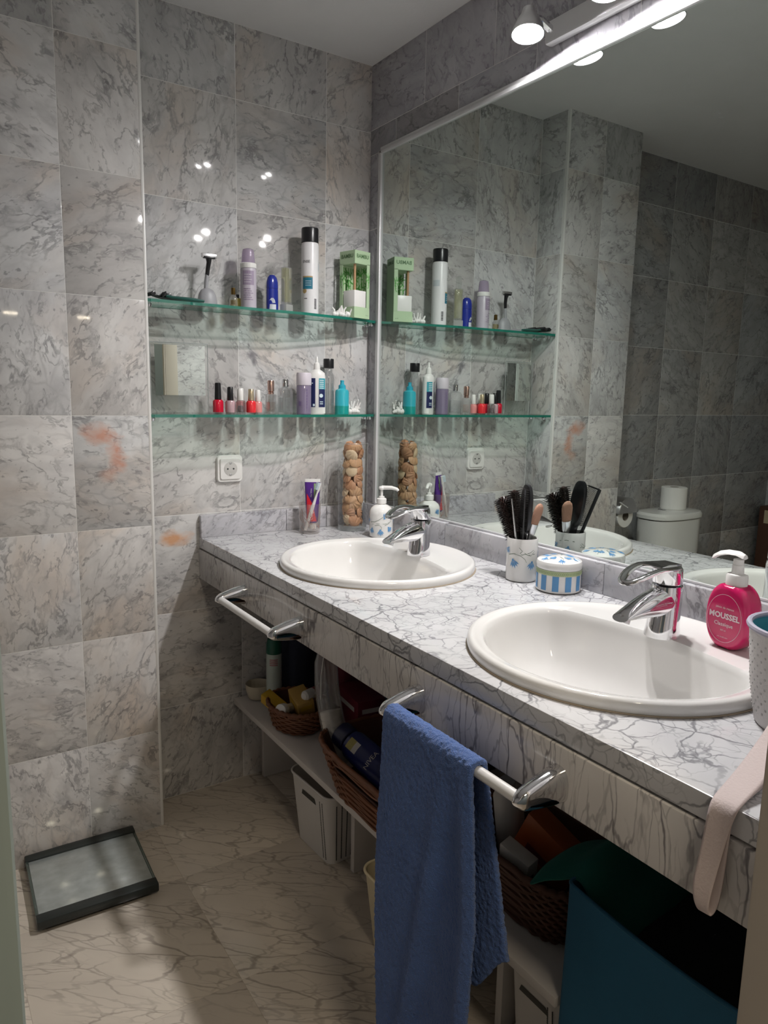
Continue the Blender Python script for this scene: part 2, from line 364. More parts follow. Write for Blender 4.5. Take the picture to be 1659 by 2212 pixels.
# ---------------------------------------------------------------- room shell
_tilecache = {}
def tile_mesh(w, h, d=0.012, gap=0.0013, bev=0.0006):
    k = (round(w, 3), round(h, 3), d, gap)
    if k not in _tilecache:
        mb = MB().box((0, 0, 0), (w-gap, h-gap, d), bev); me = mb.mesh('wall_tile', 30); _tilecache[k] = me
    return _tilecache[k]
_mv = {}
def tile(parent, w, h, c, axis, mat, tone=None, name='wall_tile', d=0.012, gap=0.0013):
    """axis: 'y-' faces -y, 'x-' faces -x, 'x+' faces +x, 'y+' faces +y, 'z' floor"""
    base = tile_mesh(w, h, d, gap)
    k = (base.name, mat.name)
    if k not in _mv:
        me = base if not base.materials else base.copy()
        if not me.materials: me.materials.append(mat)
        else: me.materials[0] = mat
        _mv[k] = me
    o = bpy.data.objects.new(name, _mv[k]); COL.objects.link(o); o.parent = parent
    o.location = c
    o.rotation_euler = {'y-': (PI/2, 0, 0), 'y+': (PI/2, 0, PI), 'x-': (PI/2, 0, -PI/2), 'x+': (PI/2, 0, PI/2), 'z': (0, 0, 0)}[axis]
    g = tone if tone else rnd.uniform(0.86, 1.04); q = rnd.uniform(-0.015, 0.015)
    o.color = (g+q, g, g-q, 1)
    return o
def spans(a, b, bounds):
    e = [a]+[x for x in sorted(bounds) if a+0.004 < x < b-0.004]+[b]
    return list(zip(e[:-1], e[1:]))
ROWS = [0.3*k for k in range(1, 8)]
T = 0.006   # half tile thickness

floor = structure(MB().box((XL/2-0.1, -1.6, -0.0205), (2.9, 3.6, 0.04)).build('floor', pmat('floor_grout', (0.42, 0.36, 0.30), 0.8), angle=0))
xs = [-0.4*k for k in range(0, 8)]; ysf = [-0.4*k for k in range(0, 6)]
for x0, x1 in spans(XL, 0, sorted(xs)):
    for y0, y1 in spans(-1.9, 0, sorted(ysf)):
        tile(floor, x1-x0, y1-y0, ((x0+x1)/2, (y0+y1)/2, -T), 'z', M_FLOOR, name='floor_tile', gap=0.0007, tone=rnd.uniform(0.98, 1.01))
ceiling = structure(MB().box((-1.2, -1.6, H+0.03), (3.4, 3.6, 0.06)).build('ceiling', M_PAINT, angle=0))

wall_back = structure(MB().box((-1.3, 0.0434, H/2), (2.9, 0.09, H+0.1)).build('wall_back', M_GROUT, angle=0))
for (z0, z1) in spans(0, H, ROWS):
    row = int(round(z0/0.3))
    for (x0, x1) in spans(PX, 0, [-0.465, -0.167]):
        mt = M_TILE; tn = None
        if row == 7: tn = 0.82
        if row == 2 and x1 < -0.4: mt = M_STAIN2
        if row == 4 and -0.5 < x0 < -0.2: mt = M_BIRD
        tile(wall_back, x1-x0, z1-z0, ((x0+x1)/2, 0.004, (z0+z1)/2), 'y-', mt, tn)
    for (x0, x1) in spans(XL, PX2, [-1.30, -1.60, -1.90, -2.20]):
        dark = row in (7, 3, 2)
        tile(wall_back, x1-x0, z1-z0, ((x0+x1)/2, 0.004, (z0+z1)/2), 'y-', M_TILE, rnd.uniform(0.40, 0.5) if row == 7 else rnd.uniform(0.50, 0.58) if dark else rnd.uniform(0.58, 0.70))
pillar = structure(MB().box(((PX+PX2)/2, -PD/2-0.0004, H/2), (PX-PX2-0.0012, PD, H)).build('wall_pillar', M_GROUT, angle=0))
for (z0, z1) in spans(0, H, ROWS):
    row = int(round(z0/0.3))
    for (x0, x1) in spans(PX2, PX-0.006, [-0.972]):
        mt = M_TILE; tn = None
        if row == 3 and x0 > -1: mt = M_STAIN
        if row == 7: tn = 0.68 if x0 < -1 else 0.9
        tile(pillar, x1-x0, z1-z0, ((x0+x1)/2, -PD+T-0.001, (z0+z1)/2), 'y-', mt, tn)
    tile(pillar, PD-0.012, z1-z0, (PX-T, -PD/2+0.004, (z0+z1)/2), 'x+', M_TILE, 0.9)
    tile(pillar, PD-0.012, z1-z0, (PX2+T, -PD/2+0.004, (z0+z1)/2), 'x-', M_TILE, 0.8)
structure(MB().box((PX-0.004, -PD+0.003, H/2), (0.009, 0.010, H), 0.0025).build('trim_1', pmat('pale_tile_edge', (0.74, 0.73, 0.71), 0.3)))

wall_right = structure(MB().box((0.0484, -0.95, H/2), (0.10, 2.0, H+0.1)).build('wall_right', M_GROUT, angle=0))
YB = sorted([-0.29, -0.59, -0.89, -1.19, -1.49])
for y0, y1 in spans(YF, 0, YB):
    tile(wall_right, y1-y0, H-2.106, (T-0.002, (y0+y1)/2, (H+2.106)/2), 'x-', M_GREY, rnd.uniform(0.85, 1.05))
for y0, y1 in spans(YF, 0, sorted([-0.145, -0.448, -0.742, -1.04, -1.34])):
    tile(wall_right, y1-y0, 2.106-2.03, (T-0.002, (y0+y1)/2, (2.106+2.03)/2), 'x-', M_GREY, [0.7, 0.95, 1.15, 0.8, 1.0, 0.9][int(-y1*3) % 6])
for z0, z1 in spans(0.827, 2.03, [0.9, 1.2, 1.5, 1.8]):
    tile(wall_right, 0.075, z1-z0, (T-0.002, -0.0375, (z0+z1)/2), 'x-', M_GREY, rnd.uniform(0.85, 1.05))
for z0, z1 in spans(0, 0.827, ROWS):
    for y0, y1 in spans(YF, 0, YB):
        tile(wall_right, y1-y0, z1-z0, (T-0.002, (y0+y1)/2, (z0+z1)/2), 'x-', M_TILE)
wall_left = structure(MB().box((XL-0.0445, -0.95, H/2), (0.09, 2.0, H+0.1)).build('wall_left', M_GROUT, angle=0))
for z0, z1 in spans(0, H, ROWS):
    for y0, y1 in spans(YF, 0, YB): tile(wall_left, y1-y0, z1-z0, (XL+T-0.006, (y0+y1)/2, (z0+z1)/2), 'x+', M_TILE)
# wall with the doorway (the photographer stands in it)
DX0, DX1 = -1.3145, -0.64; DZ = 2.05
wf = MB()
wf.box(((XL+DX0)/2-0.05, YF-0.0455, H/2), (DX0-XL-0.1, 0.09, H+0.1)); wf.box(((DX1+0.1)/2, YF-0.0455, H/2), (0.1-DX1, 0.09, H+0.1)); wf.box(((DX0+DX1)/2, YF-0.0455, (H+DZ)/2), (DX1-DX0, 0.09, H-DZ))
wall_front = structure(wf.build('wall_front', M_GROUT, angle=0))
for z0, z1 in spans(0, H, ROWS):
    for x0, x1 in spans(XL, DX0-0.06, [-2.3, -2.0, -1.7])+spans(DX1+0.05, 0, [-0.3]):
        tile(wall_front, x1-x0, z1-z0, ((x0+x1)/2, YF-0.006, (z0+z1)/2), 'y+', M_TILE)
jm = MB(); jm.box((DX1+0.02, YF-0.05, DZ/2), (0.045, 0.125, DZ), 0.003); jm.box((DX1+0.035, YF+0.006, DZ/2), (0.06, 0.018, DZ), 0.004)
structure(jm.build('trim_2', M_CREAM))
jm = MB(); jm.box((DX0-0.04, YF-0.05, DZ/2), (0.045, 0.125, DZ), 0.003); jm.box(((DX0+DX1)/2, YF-0.05, DZ+0.01), (DX1-DX0, 0.125, 0.04), 0.003)
structure(jm.build('trim_3', M_CREAM))
dl = structure(MB().box((-1.3165-0.385, -1.905, 1.02), (0.77, 0.038, 2.03), 0.003).build('door_1', M_GREYP))
hb = MB().box((DX0-0.70, -1.93, 1.03), (0.035, 0.008, 0.16), 0.003); hb.tube([(DX0-0.70, -1.93, 1.07), (DX0-0.70, -1.97, 1.07), (DX0-0.59, -1.97, 1.07)], 0.008)
hb.build('door_handle', M_STEEL, dl)
cw = MB(); cw.box((-0.9, -3.3, H/2), (3.4, 0.06, H)); structure(cw.build('wall_corridor', M_BLUEP, angle=0))
cw = MB(); cw.box((-2.65, -2.6, H/2), (0.06, 1.4, H)); structure(cw.build('wall_corridor_left', M_BLUEP, angle=0))
cw = MB(); cw.box((0.15, -2.85, H/2), (0.06, 0.9, H)); structure(cw.build('wall_corridor_right', M_BLUEP, angle=0))
# ---------------------------------------------------------------- wall mirror
mir = thing('wall_mirror', 'large wall mirror with slim aluminium frame over the double vanity', 'mirror', (0, -0.91, 0.90))
y0m, y1m = -0.073, -1.755
MB().box((-0.004, 0, 0.565), (0.005, y0m-y1m-0.02, 1.125)).build('mirror_glass', M_MIRROR, mir, 0)
fr = MB(); fr.box((-0.007, (y0m-y1m)/2-0.006, 0.565), (0.013, 0.011, 1.13), 0.002); fr.box((-0.005, (y0m-y1m)/2+0.006, 0.565), (0.009, 0.010, 1.13), 0.002)
fr.build('left_stile', M_ALU, mir)
fr = MB(); fr.box((-0.007, 0, 1.124), (0.013, y0m-y1m, 0.011), 0.002); fr.box((-0.005, 0, 1.135), (0.009, y0m-y1m, 0.009), 0.002)
fr.build('top_rail', M_ALU, mir)
MB().box((-0.007, -(y0m-y1m)/2+0.006, 0.565), (0.013, 0.011, 1.13), 0.002).build('right_stile', M_ALU, mir)
MB().box((-0.0055, 0, 0.003), (0.010, y0m-y1m, 0.005), 0.001).build('bottom_bead', M_ALU, mir)

# ---------------------------------------------------------------- lamp over the mirror
lamp = thing('mirror_lamp', 'white bar lamp with two glowing bulbs above the wall mirror', 'lamp', (0, -1.2, 2.099))
MB().box((-0.016, -0.02, 0.0), (0.026, 0.86, 0.05), 0.008).build('rail', M_ALU, lamp)
for yb in (-0.82, -1.04):
    yy = yb+1.2+0.010
    MB().tube([(-0.025, yy, 0.002), (-0.06, yy, 0.014), (-0.098, yy, 0.013)], 0.009).build('arm', M_CHROME, lamp)
    ax_ = ((-0.098, yy, 0.026), (-0.098-0.012, yy-0.013, -0.075))
    hd = MB().lathe([(0.014, 0.0), (0.017, 0.012), (0.026, 0.026), (0.033, 0.040), (0.037, 0.057), (0.035, 0.057), (0.032, 0.042), (0.02, 0.028), (0.006, 0.024)], 28, mat=aim(*ax_))
    h_ = hd.build('lamp_head', M_STEEL, lamp)
    MB().lathe([(0.0305, 0.046), (0.0300, 0.050), (0.025, 0.054), (0.014, 0.057), (0.001, 0.058)], 28, mat=aim(*ax_)).build('bulb', M_BULB, h_)

# ---------------------------------------------------------------- worktop
B1 = (-0.315, -0.565); B2 = (-0.318, -1.335); BA, BB = 0.253, 0.262
def worktop():
    bm = bmesh.new()
    def loop(pts):
        vs = [bm.verts.new((x, y, 0)) for x, y in pts]
        return [bm.edges.new((vs[i], vs[(i+1) % len(vs)])) for i in range(len(vs))]
    ed = loop([(-0.003, -0.003), (CX, -0.003), (CX, YF+0.002), (-0.003, YF+0.002)])
    for c in (B1, B2):
        ed += loop([(c[0]+(BA-0.03)*math.cos(2*PI*i/48), c[1]+(BB-0.03)*math.sin(2*PI*i/48)) for i in range(48)])
    bmesh.ops.triangle_fill(bm, use_beauty=True, edges=ed)
    r = bmesh.ops.extrude_face_region(bm, geom=bm.faces[:])
    for v in [g for g in r['geom'] if isinstance(g, bmesh.types.BMVert)]: v.co.z -= 0.033
    bmesh.ops.recalc_face_normals(bm, faces=bm.faces[:])
    sharp = [e for e in bm.edges if abs(e.verts[0].co.x-CX) < 1e-4 and abs(e.verts[1].co.x-CX) < 1e-4 and abs(e.verts[0].co.z-e.verts[1].co.z) < 1e-5]
    bmesh.ops.bevel(bm, geom=sharp, offset=0.003, segments=2, profile=0.5, affect='EDGES')
    me = bpy.data.meshes.new('slab'); bm.to_mesh(me); bm.free()
    me.polygons.foreach_set('use_smooth', [True]*len(me.polygons)); me.set_sharp_from_angle(angle=math.radians(30)); return me
wt = thing('vanity_worktop', 'long white marble vanity worktop with grey veins and two basins', 'worktop', (0, 0, CZ))
obj('slab', worktop(), M_TOP, wt)
ap = MB().box((CX+0.008, YF/2, (CZ-0.036+AZ)/2-CZ), (0.022, -YF-0.006, CZ-0.036-AZ), 0.0025); ap.build('apron', M_APRON, wt)
gv = MB().box((CX+0.014, YF/2, -0.0355), (0.014, -YF-0.006, 0.01)); gv.build('shadow_gap', pmat('dark_joint', (0.16, 0.15, 0.14), 0.8), wt)
for y0, y1 in spans(YF+0.004, -0.022, sorted([-0.175, -0.482, -0.774, -1.066, -1.358, -1.65])):
    o = MB().box((0, 0, 0), (y1-y0-0.0012, 0.073, 0.024), 0.0018).build('upstand_tile', M_UPST, wt); o.location = (-0.0145, (y0+y1)/2, 0.0365); o.rotation_euler = (PI/2, 0, -PI/2)
    g = rnd.uniform(0.8, 1.08); o.color = (g, g, g*1.02, 1)
for x0, x1 in spans(CX, -0.028, [-0.315, -0.167]):
    o = MB().box((0, 0, 0), (x1-x0-0.0012, 0.069, 0.018), 0.0018).build('upstand_tile', M_UPST, wt); o.location = ((x0+x1)/2, -0.0125, 0.0345); o.rotation_euler = (PI/2, 0, 0)
    g = rnd.uniform(0.95, 1.05); o.color = (g, g, g*1.03, 1)

# ---------------------------------------------------------------- washbasins
M_BASIN = pmat('basin_ceramic', (0.74, 0.73, 0.715), 0.07, coat=0.5)
def basin_mb():
    n = 96; rings = []
    def outer(s, z, dx=0.0): return [(BA*s*math.cos(2*PI*i/n)+dx, BB*s*math.sin(2*PI*i/n), z) for i in range(n)]
    def opening(s, z, k=1.0):
        r = []
        for i in range(n):
            a = 2*PI*i/n; c, q = math.cos(a), math.sin(a)
            x = (BA-0.030)*c; y = (BB-0.030)*q
            lim = 0.088+0.012*math.cos(q*PI)      # tap ledge at the back, slightly bowed
            x = x-0.028*math.log(1+math.exp((x-lim)/0.028))*0.93
            cx = -0.055
            r.append((cx+(x-cx)*s, y*s, z))
        return r
    rings += [outer(0.99, 0.0), outer(1.0, 0.003), outer(1.0, 0.012), outer(0.994, 0.0175), outer(0.980, 0.0208), outer(0.960, 0.0215), outer(0.940, 0.0200)]
    mixr = [tuple(0.5*a+0.5*b for a, b in zip(p, q)) for p, q in zip(outer(0.92, 0.0185), opening(1.03, 0.0185))]
    rings += [outer(0.920, 0.0262) if False else mixr, opening(1.015, 0.0172), opening(1.0, 0.0135), opening(0.985, 0.006), opening(0.970, -0.006), opening(0.93, -0.035), opening(0.85, -0.075), opening(0.72, -0.108), opening(0.52, -0.128), opening(0.28, -0.136), opening(0.09, -0.138)]
    mb = MB(); mb.loft(rings, False, True)
    return mb
def drain_mb():
    return MB().lathe([(0.001, -0.1365), (0.021, -0.1365), (0.023, -0.134), (0.019, -0.132), (0.014, -0.1335), (0.001, -0.130)], 24, (-0.055, 0, 0))
def tap_parts():
    n = 28
    def ell(cx, z, rx, ry): return [(cx+rx*math.cos(2*PI*i/n), ry*math.sin(2*PI*i/n), z) for i in range(n)]
    body = MB().loft([ell(0, 0, 0.0325, 0.0305), ell(0, 0.003, 0.0325, 0.0305), ell(0.001, 0.02, 0.0295, 0.0285), ell(0.003, 0.045, 0.0275, 0.0275), ell(0.004, 0.065, 0.0275, 0.0275), ell(0.005, 0.085, 0.0280, 0.0275), ell(0.005, 0.094, 0.0265, 0.0265), ell(0.005, 0.096, 0.022, 0.022)])
    rings = []
    for k in range(13):
        s = k/12; x = 0.006-0.116*s
        top = 0.094-0.006*s-0.033*s**2.0; bot = 0.038+0.004*s; w_ = 0.0270-0.0105*s
        zc, hz = (top+bot)/2, (top-bot)/2
        rings.append([(x-0.012*(1-math.sin(a))*s*0.6+0.006*s, w_*math.cos(a)*(abs(math.cos(a))**-0.15 if abs(math.cos(a)) > 0.05 else 1), zc+hz*math.sin(a)) for a in [2*PI*i/n for i in range(n)]])
    spout = MB().loft(rings)
    aer = MB().lathe([(0.010, 0), (0.0105, 0.002), (0.0105, 0.012), (0.004, 0.012)], 20, mat=aim((-0.099, 0, 0.0490), (-0.107, 0, 0.028)))
    cap = MB().loft([ell(0.005, 0.098, 0.0255, 0.0255), ell(0.004, 0.100, 0.0265, 0.0265), ell(0.003, 0.118, 0.0265, 0.0265), ell(0.001, 0.126, 0.0265, 0.026), ell(-0.002, 0.130, 0.0245, 0.024), ell(-0.004, 0.132, 0.015, 0.015), ell(-0.005, 0.1325, 0.004, 0.004)])
    lev = MB(); pts = []
    for i in range(40):
        a = 2*PI*i/40; c, q = math.cos(a), math.sin(a)
        x = -0.044+0.062*(1 if c > 0 else 1)*math.copysign(abs(c)**0.85, c); y = 0.0250*math.copysign(abs(q)**0.8, q)*(1-0.12*(-c if c < 0 else 0))
        z = 0.126+0.004*math.sin(PI*(x+0.106)/0.124)-0.016*max(0, (-x-0.045)/0.061)**1.5
        pts.append((x, y, z))
    lev.tube(pts, 0.0078, 10, True, 0.62)
    lev.loft([[(0.016, -0.018, 0.127), (0.016, 0.018, 0.127), (0.016, 0.018, 0.134), (0.016, -0.018, 0.134)], [(-0.02, -0.021, 0.128), (-0.02, 0.021, 0.128), (-0.02, 0.019, 0.136), (-0.02, -0.019, 0.136)], [(-0.040, -0.0225, 0.128), (-0.040, 0.0225, 0.128), (-0.040, 0.02, 0.1335), (-0.040, -0.02, 0.1335)]])
    ring = MB().loft([ell(0.005, 0.0945, 0.0205, 0.0205), ell(0.005, 0.0985, 0.0205, 0.0205)])
    rod = MB().tube([(0.034, 0, 0.0), (0.034, 0, 0.082)], 0.0022, 8); rod.ball((0.034, 0, 0.086), 0.0055, 6)
    return body, spout, aer, cap, lev, ring, rod
basin = thing('washbasin', 'white oval washbasin at the far end beneath the glass shelves', 'washbasin', (B1[0], B1[1], CZ), group='white basins set in the worktop')
basin_mb().build('bowl', M_BASIN, basin, 50); drain_mb().build('drain', M_CHROME, basin)
MB().tube([(BA*1.001*math.cos(2*PI*i/96), BB*1.001*math.sin(2*PI*i/96), 0.0008) for i in range(96)], 0.0017, 6, True).build('sealant_line', pmat('sealant', (0.34, 0.28, 0.21), 0.6), basin)
dup(basin, (B2[0], B2[1], CZ), 0, 'white oval washbasin at the near end beside the raspberry soap bottle')
tap = thing('basin_tap', 'chrome loop-lever mixer tap on the far basin beside the shell vase', 'tap', (-0.196, -0.585, CZ+0.0185), 0.10, 'chrome basin taps')
for nm, mb in zip(('body', 'spout', 'aerator', 'cartridge_cap', 'lever', 'dark_ring', 'plug_rod'), tap_parts()):
    mb.build(nm, M_BPLAS if nm == 'dark_ring' else M_STEEL if nm == 'aerator' else M_CHROME, tap, 40)
dup(tap, (-0.203, -1.348, CZ+0.0185), -0.06, 'chrome loop-lever mixer tap on the near basin beside the raspberry soap bottle')

# ---------------------------------------------------------------- towel rails and towel
M_BARP = pmat('silver_painted_bar', (0.70, 0.69, 0.68), 0.35, 0.2)
def rail(lab, ya, yb):
    t_ = thing('towel_rail', lab, 'towel rail', (CX-0.003, (ya+yb)/2, 0.732), group='chrome towel rails on the apron')
    L_ = abs(yb-ya)
    MB().tube([(-0.070, -L_/2+0.008, 0), (-0.070, L_/2-0.008, 0)], 0.0088, 16).build('bar', M_BARP, t_)
    for sg in (-1, 1):
        rings = []
        for k in range(15):
            s = k/14; x = -0.082*s
            hh = 0.026*(1-s**1.6)+0.0105*s**1.6; ww = 0.0195*(1-s)+0.0115*s
            if k == 14: hh *= 0.45; ww *= 0.45
            if k == 13: hh *= 0.85; ww *= 0.85
            zc = 0.006*(1-s)
            rings.append([(x, sg*L_/2+ww*math.copysign(abs(math.cos(a))**0.75, math.cos(a)), zc-0.35*hh+hh*(1.35 if math.sin(a) > 0 else 0.65)*math.copysign(abs(math.sin(a))**0.75, math.sin(a))) for a in [2*PI*i/24 for i in range(24)]])
        MB().loft(rings).build('bracket', M_CHROME, t_, 45)
    return t_
rail('chrome towel rail with silver bar, empty, left of the blue towel', -0.365, -0.690)
rail('chrome towel rail with silver bar, holding the blue towel', -1.150, -1.480)
def towel():
    nu, prof = 40, []
    zt = 0.732+0.0145
    nf = 60; nb = 36
    rows = []
    for k in range(nf+1): rows.append(('f', k/nf))
    for k in range(1, 8): rows.append(('o', k/8))
    for k in range(nb+1): rows.append(('b', k/nb))
    vs = []
    for kind, s in rows:
        for i in range(nu+1):
            u = i/nu
            if kind == 'f':
                d = (1-s); z = 0.035+(0.727-0.035)*s
                yl = -1.166-0.016*d; yr = -1.394-0.028*min(1, d*3)-0.004*d
                y = yl+(yr-yl)*u
                fold = 0.010*math.sin(u*5.2+d*3.4)*min(1, d*4)+0.014*math.exp(-((u-(0.72-0.55*d))/0.07)**2)*min(1, d*3)+0.012*math.exp(-((u-0.93)/0.06)**2)*min(1, d*5)
                x = -0.6875-0.008*d-fold
                z += 0.01*u*d
            elif kind == 'o':
                a = PI*s; x = -0.673-0.0145*math.cos(a); z = 0.7325+0.0145*math.sin(a); y = -1.166+(-1.394+1.166)*u
            else:
                d = s; q_ = min(1, max(0, (u-0.72)/0.28)); z = 0.727-(0.362-0.080*q_*q_*(3-2*q_))*s
                yl = -1.166-0.05*d; yr = -1.394-0.05*d; y = yl+(yr-yl)*u
                x = -0.6585+0.010*d+0.006*math.sin(u*7)*d
            vs.append((x, y, z))
    fs = []
    for k in range(len(rows)-1):
        for i in range(nu): fs.append((k*(nu+1)+i, k*(nu+1)+i+1, (k+1)*(nu+1)+i+1, (k+1)*(nu+1)+i))
    mb = MB(); mb.add(vs, fs); return mb
M_TOWEL = pmat('blue_terry', (0.085, 0.15, 0.36), 0.95, spec=0.1, bump=(520, 0.9, 0.004), var=0.18, sheen=0.25)
tw = towel().build('bath_towel', M_TOWEL, angle=180)
md = tw.modifiers.new('thick', 'SOLIDIFY'); md.thickness = 0.010; md.offset = 0
md = tw.modifiers.new('sub', 'SUBSURF'); md.levels = 1; md.render_levels = 2
tx = bpy.data.textures.new('terry', 'CLOUDS'); tx.noise_scale = 0.006
md = tw.modifiers.new('pile', 'DISPLACE'); md.texture = tx; md.strength = 0.0045; md.texture_coords = 'LOCAL'
tag(tw, 'blue terry bath towel folded over the towel rail below the near basin', 'towel')

# ---------------------------------------------------------------- glass shelves
def shelf(lab, ztop):
    t_ = thing('glass_shelf', lab, 'shelf', (0, 0, ztop-0.008), group='glass wall shelves in the niche')
    poly = [(-0.006, -0.004), (PX+0.002, -0.004), (PX+0.002, -0.128), (PX+0.010, -0.134), (-0.30, -0.124), (-0.10, -0.090), (-0.012, -0.062), (-0.006, -0.054)]
    n = len(poly)
    mb = MB(); mb.add([(x, y, 0) for x, y in poly]+[(x, y, 0.008) for x, y in poly], [tuple(range(n)), tuple(reversed(range(n, 2*n)))])
    mb.build('glass_panel', M_SHELF, t_, 0)
    mb = MB(); mb.add([(x, y, 0) for x, y in poly]+[(x, y, 0.008) for x, y in poly], [(i, n+i, n+(i+1) % n, (i+1) % n) for i in range(n)])
    mb.build('green_edge', M_EDGE, t_, 0, label='dark green polished glass edge')
    for (x, y) in ((PX+0.012, -0.10), (PX+0.012, -0.03), (-0.018, -0.045), (-0.018, -0.015)):
        MB().lathe([(0.003, -0.012), (0.009, -0.010), (0.010, -0.004), (0.008, -0.0002)], 14, (x, y, 0)).build('support_stud', M_CHROME, t_)
    return t_
shelf('upper green-edged glass shelf holding razors, sprays and the green box', US)
shelf('lower green-edged glass shelf holding nail polishes and small bottles', LS)

# ---------------------------------------------------------------- socket
sk = thing('wall_socket', 'white square wall socket on the marble below the glass shelves', 'socket', (-0.501, -0.002, 1.034))
def rrect(w_, h_, r, n=6):
    pts = []
    for cx_, cy_, a0 in ((w_/2-r, h_/2-r, 0), (-w_/2+r, h_/2-r, PI/2), (-w_/2+r, -h_/2+r, PI), (w_/2-r, -h_/2+r, 1.5*PI)):
        for k in range(n+1): a = a0+PI/2*k/n; pts.append((cx_+r*math.cos(a), cy_+r*math.sin(a)))
    return pts
RX = Matrix.Rotation(PI/2, 4, 'X')
def plate(levels, hole=None): # levels: (w,h,r,z)
    return MB().loft([[(x, y, z) for x, y in rrect(w_, h_, r)] for w_, h_, r, z in levels], True, True, RX)
plate([(0.083, 0.083, 0.012, 0), (0.083, 0.083, 0.012, 0.006), (0.079, 0.079, 0.011, 0.010)]).build('frame', M_WPLAS, sk)
plate([(0.066, 0.066, 0.007, 0.008), (0.066, 0.066, 0.007, 0.012), (0.063, 0.063, 0.006, 0.014), (0.058, 0.058, 0.006, 0.0142)]).build('cover', M_WPLAS, sk)
rc = MB().lathe([(0.0215, 0.0145), (0.0212, 0.0146), (0.0195, 0.0150)], 32, cap0=True, cap1=True, mat=RX); rc.build('recess', pmat('socket_recess', (0.52, 0.51, 0.49), 0.5), sk)
hl = MB()
for x in (-0.0095, 0.0095): hl.lathe([(0.0026, 0.0150), (0.0026, 0.0156)], 12, (x, 0, 0), mat=RX)
hl.build('pin_hole', M_DARK, sk)
for sg in (-1, 1): MB().box((0, -0.0155, sg*0.0175), (0.006, 0.003, 0.005), 0.0005).build('earth_clip', M_STEEL, sk)

# ---------------------------------------------------------------- things on the worktop
M_FBLUE = pmat('print_blue', (0.12, 0.33, 0.62), 0.3, var=0.2); M_FGREEN = pmat('print_grey_green', (0.25, 0.30, 0.25), 0.35); M_STRIPE = pmat('print_stripe_blue', (0.10, 0.30, 0.58), 0.25)
M_LIME = pmat('print_lime', (0.52, 0.60, 0.36), 0.3, var=0.15)
def camphi(x, y): return math.atan2(-2.1264-y, -1.3338-x)
# soap dispenser
sx_, sy_ = -0.099, -0.252
sd = thing('soap_dispenser', 'white ceramic soap dispenser with blue bellflowers behind the far tap', 'soap dispenser', (sx_, sy_, CZ))
MB().lathe([(0.032, 0), (0.036, 0.003), (0.0372, 0.02), (0.0372, 0.072), (0.036, 0.083), (0.031, 0.093), (0.022, 0.100), (0.014, 0.103), (0.013, 0.106), (0.004, 0.106)], 40).build('bottle', M_CERAM, sd)
pm = MB().lathe([(0.0135, 0.105), (0.0155, 0.106), (0.0155, 0.120), (0.013, 0.122), (0.009, 0.123), (0.009, 0.128), (0.004, 0.129), (0.004, 0.148), (0.009, 0.150), (0.010, 0.155), (0.008, 0.159), (0.002, 0.160)], 24)
pm.tube([(0, 0, 0.155), (-0.018+0.04, -0.022, 0.156), (0.034, -0.034, 0.152), (0.037, -0.037, 0.147)], [0.007, 0.006, 0.005, 0.0045], 10); pm.build('pump', M_WPLAS, sd)
phi = camphi(sx_, sy_)
fl = bell(0.010, 0.064, 0.019, 2.6)+bell(-0.002, 0.026, 0.019, 0.1)+bell(0.024, 0.034, 0.018, 0.7)+bell(-0.030, 0.030, 0.018, -0.2)+bell(-0.055, 0.060, 0.018, 0.4)+bell(0.055, 0.06, 0.018, 0.4)+bell(0.075, 0.030, 0.018, -0.3)
for k in range(0, len(fl), 6): wrap(fl[k:k+6], 0.0373, phi, 0, 0.0011).build('flower_print', M_FBLUE, sd, 0)
st = [stripgeo([(-0.036, 0.050), (-0.02, 0.052), (-0.008, 0.058), (0.006, 0.068)], 0.002), stripgeo([(-0.03, 0.044), (-0.01, 0.047), (0.01, 0.046), (0.028, 0.050)], 0.0016), stripgeo([(-0.02, 0.040), (-0.006, 0.043), (0.002, 0.036), (0.001, 0.028)], 0.0016), stripgeo([(0.012, 0.042), (0.022, 0.046), (0.034, 0.054), (0.036, 0.062)], 0.0016)]
wrap(st, 0.0373, phi, 0, 0.0009).build('stem_print', M_FGREEN, sd, 0)
# toothbrush glass with tube and brush
gx, gy = -0.268, -0.093
tg = thing('tooth_glass', 'clear etched tumbler holding the toothpaste by the back upstand', 'glass', (gx, gy, CZ))
MB().lathe([(0.030, 0.0), (0.0325, 0.002), (0.0355, 0.096), (0.0342, 0.096), (0.0312, 0.010), (0.004, 0.009)], 36).build('glass_body', glassmat('tumbler_glass', (0.95, 0.94, 0.93), 0.1, (0.6, 0.5, 0.46), 0.05), tg)
ph = camphi(gx, gy); tw_ = []
rr = random.Random(3)
for k in range(26):
    x0 = -0.034+0.05*rr.random() if k < 18 else 0.02+0.02*rr.random(); y0 = 0.01+0.05*rr.random(); a = rr.uniform(0.3, 2.8)
    tw_.append(stripgeo([(x0, y0), (x0+0.008*math.cos(a), y0+0.012*math.sin(a)), (x0+0.012*math.cos(a+0.6), y0+0.026*math.sin(a)*0.9)], 0.0014))
wrap(tw_, 0.034, ph, 0, 0.0022, lambda v: 0.0325+0.003*v/0.096).build('twig_print', pmat('print_brown', (0.30, 0.17, 0.14), 0.5), tg, 0)
tp = thing('toothpaste_tube', 'purple and red toothpaste tube standing upside down in the tumbler', 'toothpaste', (-0.259, -0.094, CZ+0.013), ph+PI/2)
def tubering(z, a, b_): return [(a*math.cos(2*PI*i/28), b_*math.sin(2*PI*i/28), z) for i in range(28)]
MB().loft([tubering(0.020, 0.0150, 0.0150), tubering(0.024, 0.0185, 0.0175), tubering(0.08, 0.0215, 0.0125), tubering(0.13, 0.0238, 0.0065), tubering(0.150, 0.0245, 0.0032)]).build('tube_body', pmat('tube_purple', (0.085, 0.025, 0.22), 0.3), tp)
